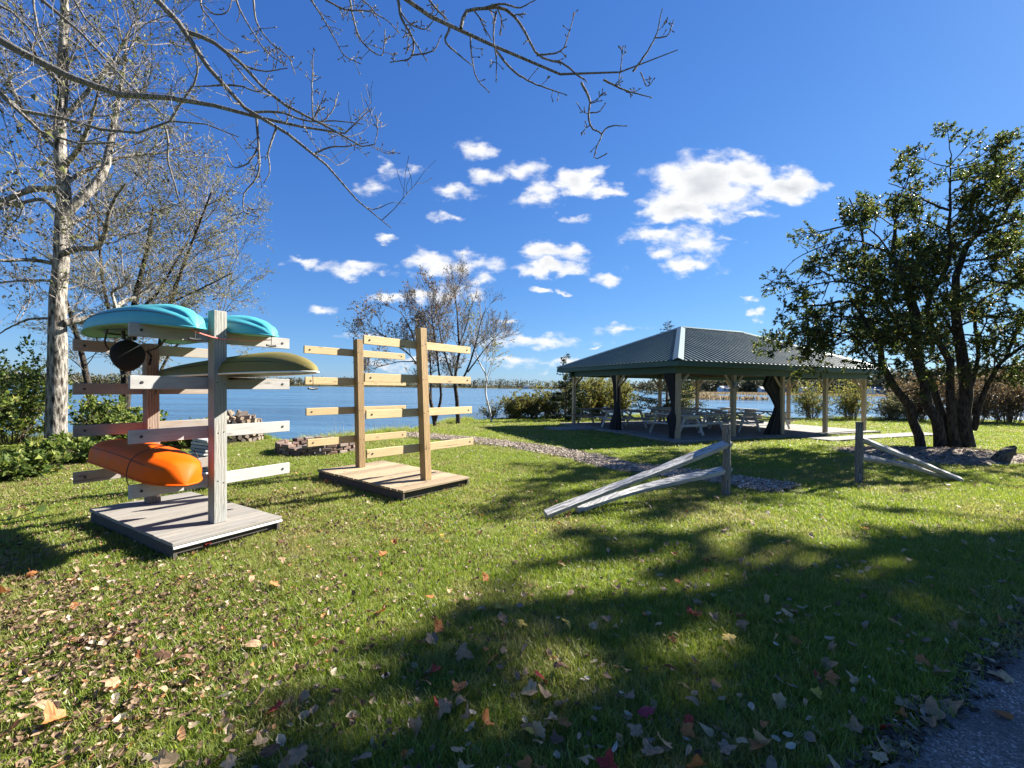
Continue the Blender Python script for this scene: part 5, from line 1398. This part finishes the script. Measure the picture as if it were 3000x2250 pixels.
shrub('thin greyish bush at the foot of the white birch', (-1.2, 24.8), 1.0, .7, 16, 500, LF_WILLOW, group=GB)
shrub('low yellow-green bush right of the white birch', (.1, 25.4), 1.5, 1.1, 34, 3000, LF_YELLOW, group=GB)
shrub('rounded yellow bush, second to the right of the birch', (1.2, 25.8), 1.85, 1.2, 36, 3600, LF_YELLOW, group=GB)
shrub('bushy green-yellow shrub left against the young spruce', (2.3, 26.0), 2.0, 1.1, 34, 3200, LF_YELLOW, group=GB)
shrub('tall yellow-green bush seen through the left end of the pavilion', (4.1, 27.2), 3.0, 1.3, 40, 4600, LF_YELLOW, size=(.06, .10), group=GB)
shrub('yellow-green bush left of the black-curtained end post', (5.5, 28.0), 2.8, 1.2, 38, 4200, LF_YELLOW, size=(.06, .10), group=GB)
shrub('yellow-green bush right of the black-curtained end post', (6.9, 28.6), 2.8, 1.2, 36, 4000, LF_YELLOW, size=(.06, .10), group=GB)
shrub('light green bush behind the dark spruce', (11.2, 29.4), 2.3, .9, 26, 2000, LF_YELLOW, group=GB)
GR = 'thin bushes at the water right of the pavilion'
shrub('leggy bush with sparse yellow leaves between the last two pavilion posts', (19.2, 28.4), 2.7, 1.3, 40, 1900, LF_YELLOW, size=(.06, .1), group=GR)
shrub('leggy green-yellow bush just right of the pavilion', (21.4, 28.0), 2.7, 1.2, 36, 2300, LF_YELLOW, size=(.06, .1), group=GR)
shrub('low pale bush left of the apple trunks', (23.6, 27.6), 1.9, 1.1, 34, 2400, LF_WILLOW, group=GR)
GT = 'brown brush behind the apple tree'
for k, (x_, y_, h_) in enumerate(((27.6, 26.6, 3.4), (30.2, 27.0, 3.8), (33.0, 26.0, 3.8), (25.6, 28.2, 3.0))):
    shrub(('brown brush thicket directly right of the apple trunks', 'brown brush thicket in the middle of the brush at right', 'brown brush thicket at the right edge of the picture', 'brown brush seen between the apple trunks')[k], (x_, y_), h_, 2.0, 70, 4200, LF_DRY, size=(.07, .12), group=GT)
GL = 'green leafy bushes around the big poplar'
LFT = [((-11.7, 9.0), 2.2, 1.1, 2400, 'green leafy bush left of the poplar trunk, nearest the lawn'), ((-13.4, 10.6), 3.1, 1.4, 2800, 'tall green bush at the left edge behind the poplar'),
       ((-14.2, 12.6), 2.6, 1.3, 2200, 'dark green bush far left by the water'), ((-9.6, 11.4), 1.15, .75, 2200, 'bright green bush right behind the poplar trunk'), ((-8.9, 12.3), .75, .6, 1500, 'bright low bush behind the orange kayak'), ((-10.9, 11.9), 1.7, .8, 1500, 'vine-covered bush between poplar and willow')]
for c_, h_, r_, n_, lb_ in LFT: shrub(lb_, c_, h_, r_, 26, n_, LF_GREEN, size=(.06, .11), wr=.7, group=GL)
shrub('low leafy weeds at the foot of the poplar', (-9.6, 9.9), .5, .8, 30, 1500, LF_GREEN, size=(.07, .13), wr=.7, group=GL, name='weeds', cat='weeds')
shrub('low leafy weeds in the left corner of the lawn', (-8.9, 8.0), .42, .6, 24, 700, LF_GREEN, size=(.07, .13), wr=.7, group=GL, name='weeds', cat='weeds')
# leafy twig reaching in at the left edge
tw_p = np.array([[-4.6, 2.9, 0.0], [-4.2, 3.0, .55], [-3.75, 3.05, .78], [-3.45, 3.05, .80], [-3.26, 3.05, .86]]); 
lt = thing('sapling', 'single twig of round bright green leaves at the left edge', 'sapling', (-4.6, 2.9, 0))
sp = spline(tw_p, 24); W(MB().add(*tubes(sp[None], np.linspace(.008, .003, 24)[None], 5)), 'stem', BK_BROWN, lt)
sel = sp[9::1]; cc = np.repeat(sel, 1, 0)
V, F = leafs(cc, np.stack([rng.normal(.3, .3, len(cc)), rng.normal(0, .5, len(cc)), rng.normal(.1, .6, len(cc))], -1), .065, .055, .15, .1)
W(MB().add(V, F), 'leaves', LF_GREEN, lt)

# spruces -----------------------------------------------------------------------------------------
def spruce(label, c, h, rad, seed):
    c = np.array([c[0], c[1], float(terr(*c))]); t = thing('spruce_tree', label, 'tree', c, 'young spruces by the pavilion')
    st = np.array([c, c + [0, 0, h * .5], c + [0, 0, h]]); sp_ = spline(st, 12)
    W(MB().add(*tubes(sp_[None], np.linspace(.045 * h / 3, .006, 12)[None], 7)), 'trunk', BK_BROWN, t)
    nb_ = int(85 * h / 3.6); P = []
    for k in range(nb_):
        z = h * (.04 + .93 * (k / nb_)); e = rad * (1 - z / h) ** .85 * rng.uniform(.75, 1.1) + .05; a = rng.uniform(0, 6.28)
        dr = np.array([math.cos(a), math.sin(a), 0]); b = c + [0, 0, z]
        P.append(spline([b, b + dr * e * .55 + [0, 0, -.05 * e + .12 * e * (z / h)], b + dr * e + [0, 0, .10 * e * (.3 + z / h)]], 7))
    P = np.array(P); Rr = np.tile(np.linspace(.012, .003, 7), (len(P), 1))
    C, CR = grow(P, Rr, 9, ratio=(.2, .45), ang=(35, 60), up=0, wig=.06, K=4, rr=.6, lmin=.08)
    C[..., 2] = C[:, :1, 2] + (C[..., 2] - C[:, :1, 2]) * .4
    W(MB().add(*tubes(P, Rr, 4)).add(*tubes(C, CR, 3)), 'branches', BK_BROWN, t)
    src = np.concatenate([C]); n = int(12000 * h / 3.6)
    cc, dd = on_branches(src, n, 0.0); c2, d2_ = on_branches(P, n // 3, .15)
    cc, dd = np.concatenate([cc, c2]), np.concatenate([dd, d2_])
    V, F = leafs(cc, dd + rng.normal(0, .55, dd.shape) + [0, 0, .12], rng.uniform(.07, .13, len(cc)), .03, .1)
    W(MB().add(V, F), 'crown', LF_SPRUCE, t)
spruce('young spruce left of the pavilion, its tip above the eave', (2.95, 24.3), 3.75, 1.25, 1)
spruce('dark taller spruce behind the pavilion, its tip above the roof', (9.5, 27.2), 6.1, 2.2, 2)

# far wood ------------------------------------------------------------------------------------------
def m_wood_far():
    t = NT('hazed_far_foliage'); c = t.ramp(t.island(), [(0, (.03, .042, .026)), (.4, (.075, .085, .045)), (.7, (.13, .13, .065)), (.9, (.18, .13, .07)), (1, (.22, .20, .12))])  # foliage colours lightened to stand in for haze over the lake
    return t.leaf(c, .2, .8)
n = 4600
u = rng.uniform(-2.3, 2.3, n); th_ = np.arctan(u); r0 = far_r(th_) + 16 + rng.exponential(22, n)
hgt = rng.uniform(7, 12.5, n) * np.where(u < .25, 1.35, 1.2) * (1 + .35 * (vnoise(u * 30, u * 0, 1, 3) - .5)); con = rng.uniform(size=n) < .35
pc = 24
cx = np.repeat(np.stack([np.sin(th_) * r0, np.cos(th_) * r0, np.full(n, .6)], -1), pc, 0); hh = np.repeat(hgt, pc); cn = np.repeat(con, pc)
q = rng.uniform(0.02, 1, n * pc); wd = np.where(cn, (1 - q) * .22 + .02, .36 * np.sqrt(np.maximum(0, 1 - ((q - .58) / .46) ** 2)) + .02) * hh; an = rng.uniform(0, 6.28, n * pc)
rr2 = wd * np.sqrt(rng.uniform(0, 1, n * pc))
ce = cx + np.stack([np.cos(an) * rr2, np.sin(an) * rr2, q * hh], -1)
V, F = cards(ce, rng.normal(0, 1, (n * pc, 3)), rng.uniform(1.4, 2.8, n * pc), rng.uniform(1.1, 2.0, n * pc))
W(MB().add(V, F), 'far_wood', m_wood_far(), kind='stuff', label='wooded far shore of the lake in autumn greens and browns', cat='forest')
# marsh and reeds
n = 26000
u = rng.uniform(.36, .86, n); r0 = np.where(rng.uniform(size=n) < .55, rng.uniform(255, 335, n), rng.uniform(120, 180, n))
keep = (vnoise(u * 14, r0 * .02, 1, 17) > np.where(r0 > 200, .22, .55)) & ((r0 > 200) | (u < .62)); u, r0 = u[keep], r0[keep]
x_ = u * r0 * .92; y_ = r0 * .92
V, F = cards(np.stack([x_, y_, np.full(len(x_), WATER_Z - .05)], -1), np.stack([rng.normal(0, .2, len(x_)), rng.normal(0, .2, len(x_)), np.ones(len(x_))], -1), rng.uniform(.7, 1.5, len(x_)), .5)
LF_REED = leafmat('dry_reed', [(0, (.16, .12, .07)), (.6, (.30, .23, .14)), (1, (.40, .33, .20))], .25)
W(MB().add(V, F), 'reed_marsh', LF_REED, kind='stuff', label='tan reed marsh in the bay behind the pavilion', cat='reeds')
n = 900
x_ = np.concatenate([rng.uniform(-9, -4.5, 150), rng.uniform(-3, 4, 250), rng.uniform(9, 26, 500)]); y_ = np.concatenate([rng.uniform(18, 24, 150), rng.uniform(27, 36, 250), rng.uniform(32, 48, 500)])
k = vnoise(x_, y_, .6, 19) > .5; x_, y_ = x_[k], y_[k]
V, F = leafs(np.stack([x_, y_, np.full(len(x_), WATER_Z - .05)], -1), np.stack([rng.normal(0, .12, len(x_)), rng.normal(0, .12, len(x_)), np.ones(len(x_))], -1), rng.uniform(.5, 1.2, len(x_)), .012, .1)
W(MB().add(V, F), 'reeds', LF_REED, kind='stuff', label='sparse reed stalks standing in the shallow water near the bank', cat='reeds')

# far houses
WALLH, ROOFH, GLASSH = flat('white_siding', (.72, .72, .70), .7), flat('grey_shingle', (.22, .22, .23), .8), flat('dark_window', (.03, .035, .04), .2)
def house(label, u, wdt, hgt_, yaw):
    th = math.atan(u); r = float(far_r(np.array([th]))[0]) + 9; c = np.array([math.sin(th) * r, math.cos(th) * r, .0])
    ax = np.array([math.cos(yaw), math.sin(yaw), 0]); ay = np.array([-ax[1], ax[0], 0]); dp = wdt * .6; z = np.array([0, 0, 1.0])
    t = thing('lake_house', label, 'house', c, 'houses on the far shore')
    q = [c + ax * s * wdt / 2 + ay * e * dp / 2 for s, e in ((-1, -1), (1, -1), (1, 1), (-1, 1))]
    g = [c - ax * wdt / 2 + z * (hgt_ * 1.55), c + ax * wdt / 2 + z * (hgt_ * 1.55)]
    W(MB().add([p for p in q] + [p + z * hgt_ for p in q] + g, [[0, 1, 5, 4], [1, 2, 6, 5], [2, 3, 7, 6], [3, 0, 4, 7]], [[4, 7, 8], [5, 9, 6]]), 'wall', WALLH, t)
    e0 = [c + ax * s * (wdt / 2 + .4) + ay * e * (dp / 2 + .4) + z * (hgt_ - .25) for s, e in ((-1, -1), (1, -1), (1, 1), (-1, 1))]; g2 = [c - ax * (wdt / 2 + .4) + z * (hgt_ * 1.55 + .08), c + ax * (wdt / 2 + .4) + z * (hgt_ * 1.55 + .08)]
    W(MB().add(e0 + g2, [[0, 1, 5, 4], [2, 3, 4, 5]]), 'roof', ROOFH, t)
    for s in (-.3, .05, .33):
        p = c + ax * wdt * s - ay * (dp / 2 + .03) + z * hgt_ * .55
        W(MB().add([p + ax * a * .6 + z * b * .6 for a, b in ((-1, -1), (1, -1), (1, 1), (-1, 1))], [[0, 1, 2, 3]]), 'window', GLASSH, t)
house('white house on the far shore just left of the notice post', .482, 11, 3.2, .2); house('white house on the far shore right of the notice post', .602, 10, 3.4, -.1)
house('small white house on the far shore between the notice post and the wide curtain', .565, 6, 3.0, .3); house('pale house on the far shore left of the wide curtain', .665, 9, 3.0, .1); house('white house on the far shore right of the wide curtain', .822, 9, 3.0, .2); house('tiny white house far off across the open lake', .032, 9, 4.0, .1)

# ================================================================== FALLEN LEAVES
def maple_outline(lr):
    pts = []
    lob = [(-128, .62), (-72, .95), (0, 1.08), (72, .95), (128, .62)]
    ang = [-165]; rad = [.30]
    for i, (a, r) in enumerate(lob):
        r = r * lr.uniform(.85, 1.12); a = a + lr.normal(0, 5)
        ang += [a - 19, a, a + 19]; rad += [r * .80, r, r * .80]
        if i < 4: ang.append((a + lob[i + 1][0]) / 2); rad.append(.60 * lr.uniform(.85, 1.15))
    ang.append(165); rad.append(.30)
    a = np.radians(np.array(ang) + 90); return np.stack([np.array(rad) * np.cos(a), np.array(rad) * np.sin(a)], -1)
def oval_outline(lr):
    a = np.linspace(0, 2 * np.pi, 14, endpoint=False); return np.stack([.38 * np.cos(a) * (1 + .1 * np.sin(2 * a)), .72 * np.sin(a)], -1) * lr.uniform(.9, 1.1)
def leaf_mesh(seed, oval):
    lr = np.random.default_rng(seed); o = oval_outline(lr) if oval else maple_outline(lr); n = len(o)
    inner = o * .5; allp = np.concatenate([[[0, 0]], inner, o]); x, y = allp[:, 0], allp[:, 1]
    cu = lr.uniform(.3, .95) * lr.choice([-1, 1]); ax = lr.uniform(0, 3.14); q = x * np.cos(ax) + y * np.sin(ax); r = np.hypot(x, y)
    z = cu * q * q + lr.uniform(-.15, .35) * r ** 2 * np.sin(5 * np.arctan2(y, x) + lr.uniform(0, 6)) * .6 + lr.normal(0, .02, len(x)); z -= z.min()
    V = np.stack([x, y, z], -1) * .5
    T = [[0, 1 + i, 1 + (i + 1) % n] for i in range(n)]; Q = [[1 + i, 1 + n + i, 1 + n + (i + 1) % n, 1 + (i + 1) % n] for i in range(n)]
    st = np.array([[.012, -.12, V[0, 2]], [-.012, -.12, V[0, 2]], [-.008, -.62, V[0, 2] + .06], [.008, -.62, V[0, 2] + .06]])
    return MB().add(V, T, Q).add(st, [[0, 1, 2, 3]]).mesh('fallen_leaf')
def leaf_col(name, c, back):
    t = NT(name); v = t.coord('Object', (3, 3, 3), rand=True); n = t.noise(v, 2.2, 5, .65)
    col = t.mix(t.rng(n, .35, .68), c, back); return t.leaf(col, .25, .6, None, .3)
LC = {'t': leaf_col('tan_leaf', (.37, .245, .14), (.24, .15, .085)), 'c': leaf_col('cream_leaf', (.52, .37, .21), (.36, .24, .13)), 'o': leaf_col('orange_leaf', (.46, .17, .045), (.30, .12, .045)), 'r': leaf_col('red_leaf', (.40, .035, .022), (.20, .03, .022)),
      'y': leaf_col('yellow_leaf', (.58, .40, .06), (.40, .27, .06)), 'b': leaf_col('brown_leaf', (.19, .10, .055), (.10, .06, .035)), 'g': leaf_col('dull_brown_leaf', (.29, .215, .145), (.18, .13, .09)), 'm': leaf_col('magenta_leaf', (.34, .035, .075), (.17, .03, .045))}
WORD = {'t': 'tan', 'c': 'cream', 'o': 'orange', 'r': 'red', 'y': 'yellow', 'b': 'brown', 'g': 'dull brown', 'm': 'magenta'}
LMESH = {}
def lmesh(col, k):
    key = (col, k)
    if key not in LMESH:
        me = leaf_mesh(100 + k, k >= 6); me.materials.append(LC[col]); LMESH[key] = me
    return LMESH[key]
TRACE = """0:1780,1270,R 1670,1500,c 1750,1545,b 1690,1190,c 1985,1185,t 1245,1080,c 1195,950,b 1500,1630,c 1030,1640,c 1840,1640,t 1930,1615,t 360,1350,O 440,1400,t 700,1150,t 325,665,c 520,690,r 1820,325,t 1625,435,t 1775,465,o 1345,215,r 2080,845,o 1640,860,t 900,920,o 1065,930,b 60,1420,o 30,520,o 205,400,o 240,1270,t 170,1320,t
1000:240,650,o 290,600,r 505,640,c 265,280,o 340,190,o 650,155,y 565,550,o 690,515,c 810,560,t 870,435,b 940,435,o 635,755,o 600,820,g 930,900,o 800,915,t 1050,905,t 995,965,o 1190,905,g 1160,740,y 1030,690,t 1020,625,y 1440,745,y 1635,745,c 1485,530,c 1580,490,t 1790,495,t 1190,1040,t 1280,1085,r 1420,1030,b 1240,1150,c 1350,1195,t 1440,1240,g 590,1035,r 545,1110,t 765,1150,o 590,1270,r 690,1290,t 770,1240,t 800,1330,t 930,1350,o 500,1400,t 1300,1395,c 1440,1365,o 1380,1345,c 1200,1430,y 1270,1500,c 1380,1480,b 760,1560,c 140,1610,g 770,1640,c 1215,1640,o 1580,1640,c 1720,1650,r 2000,1330,M 1910,1440,t 2090,1490,c 2000,1570,t 1860,1190,g 2060,735,c 2150,830,o 2060,320,c 2130,1020,b
2000:290,830,Y 395,730,t 210,685,t 385,680,b 600,810,c 610,770,c 640,725,g 730,835,o 745,930,g 920,985,t 1005,890,t 875,1070,r 960,1085,o 1070,1085,c 640,1225,c 880,1180,y 1440,1245,t 1430,1320,o 1340,1415,r 1300,1510,t 1610,1300,t 1720,1260,t 2070,1315,A 1910,1025,c 2030,1050,c 2085,1085,c 1660,1040,t 495,1520,o 550,1500,c 390,1500,c 270,1530,g 40,1560,c 90,1650,o 20,1340,r 20,1410,o 140,1410,c 945,630,c 715,650,c 665,670,c 800,615,t 545,375,b 400,405,c 790,385,o 435,55,c 1200,370,c 1290,405,g 1470,450,g 1360,735,c 1190,735,g 1870,660,c 2050,695,o 1760,740,t 1830,820,c 1860,520,c 2160,560,t 1040,325,c 1440,255,c 400,330,t 190,495,r 60,660,r 90,580,t 550,570,c 970,1640,c 1270,1630,c 575,1650,g"""
SPECIAL = {'R': ('r', 'bright red maple leaf lying in the sun at lower left'), 'O': ('o', 'orange leaf on the leaf litter in the lower left corner'), 'M': ('m', 'magenta red maple leaf in the shade at bottom centre'),
           'Y': ('y', 'bright yellow leaf in the middle of the shaded lawn'), 'A': ('o', 'orange-red leaf lying alone on the asphalt')}
def put_leaf(p, col, size, label, k=None):
    k = rng.integers(0, 9) if k is None else k
    M = Matrix.Translation(Vector(p)) @ Matrix.Rotation(rng.uniform(0, 6.28), 4, 'Z') @ Matrix.Rotation(rng.normal(0, .42), 4, 'X') @ Matrix.Rotation(rng.normal(0, .42), 4, 'Y') @ Matrix.Diagonal((size, size, size * rng.uniform(.6, 1.3), 1))
    return link('fallen_leaf', lmesh(col, k), None, None, M, label, 'leaf', f'{WORD[col]} fallen leaves on the lawn')
nleaf = 0
for ln_ in TRACE.split('\n'):
    x0, rest = ln_.split(':'); x0 = int(x0)
    for tok in rest.split():
        a, b, c_ = tok.split(','); px, py = x0 + int(a) * .452, 1500 + int(b) * .452
        g = G(px, py, .03); road = bool(on_road(g[:1], g[1:2])[0])
        if road: g = G(px, py, .022)
        if c_ in SPECIAL: col, lab = SPECIAL[c_]; kk = int(rng.integers(0, 6)) if c_ != 'A' else 7; sz = .125
        else: col, lab, kk, sz = c_, f'curled {WORD[c_]} fallen leaf scattered on the grass', None, rng.uniform(.085, .135)
        if road and c_ not in SPECIAL: lab = f'curled {WORD[c_]} fallen leaf by the asphalt edge'
        put_leaf(g + [0, 0, .0], col, sz, lab, kk); nleaf += 1
while nleaf < 298:
    y_ = rng.uniform(2.2, 9.5); x_ = rng.uniform(-1.1, 1.12) * y_
    if not free_lawn(np.array([x_]), np.array([y_]))[0]: continue
    pr_ = .12 + .88 * (x_ > .3) if y_ < 8 else .5
    if rng.uniform() > pr_: continue
    c_ = rng.choice(list('tttttccccoobgtby')); put_leaf((x_, y_, .03), c_, rng.uniform(.06, .105), f'curled {WORD[c_]} fallen leaf scattered on the grass'); nleaf += 1
# the litter nobody could count
def litter(n, sampler, name, label, stops, size):
    x, y = sampler(n); n = len(x)
    d = np.stack([rng.normal(0, 1, n), rng.normal(0, 1, n), rng.normal(0, .28, n)], -1); sz = rng.uniform(*size, n)
    V, F, Q = curled(np.stack([x, y, terr(x, y) + rng.uniform(.02, .055, n)], -1), d, sz, sz * rng.uniform(.4, .85, n), rng.uniform(.1, .9, n))
    W(MB().add(V, F, Q), name, leafmat(name + '_colour', stops, .2), kind='stuff', label=label, cat='leaf litter')
def s_lit(n):
    y = 1.5 + 12.5 * rng.uniform(0, 1, n) ** 1.3; x = rng.uniform(-1.3, .9, n) * y
    k = rng.uniform(size=n) < litter_density(x, y); x, y = x[k], y[k]; k = free_lawn(x, y); return x[k], y[k]
LIT = [(0, (.05, .032, .022)), (.35, (.14, .09, .055)), (.65, (.22, .15, .09)), (.85, (.34, .255, .17)), (.95, (.36, .16, .06)), (1, (.10, .075, .055))]
litter(46000, s_lit, 'leaf_litter', 'small dry brown and tan leaves littering the left half of the lawn', LIT, (.022, .055))
def s_sp(n):
    y = 1.6 + 24 * rng.uniform(0, 1, n) ** 1.4; x = rng.uniform(-1.1, 1.25, n) * y; k = free_lawn(x, y); return x[k], y[k]
litter(2600, s_sp, 'leaf_litter', 'pale leaf scraps strewn thinly over the whole lawn', [(0, (.18, .12, .075)), (.5, (.38, .30, .21)), (.9, (.52, .45, .34)), (1, (.45, .18, .06))], (.03, .075))
def s_patch(n):
    x = rng.uniform(-5.6, -1.4, n); y = rng.uniform(1.7, 5.0, n); k = rng.uniform(size=n) < litter_patch(x, y) * 1.4 * (vnoise(x, y, 2.6, 27) ** 1.5) + .01; x, y = x[k], y[k]; k = free_lawn(x, y); return x[k], y[k]
litter(5200, s_patch, 'leaf_litter', 'drift of larger brown leaves in the lower left corner', [(0, (.06, .04, .026)), (.4, (.16, .10, .06)), (.75, (.28, .185, .11)), (.92, (.36, .25, .155)), (1, (.36, .13, .045))], (.038, .078))
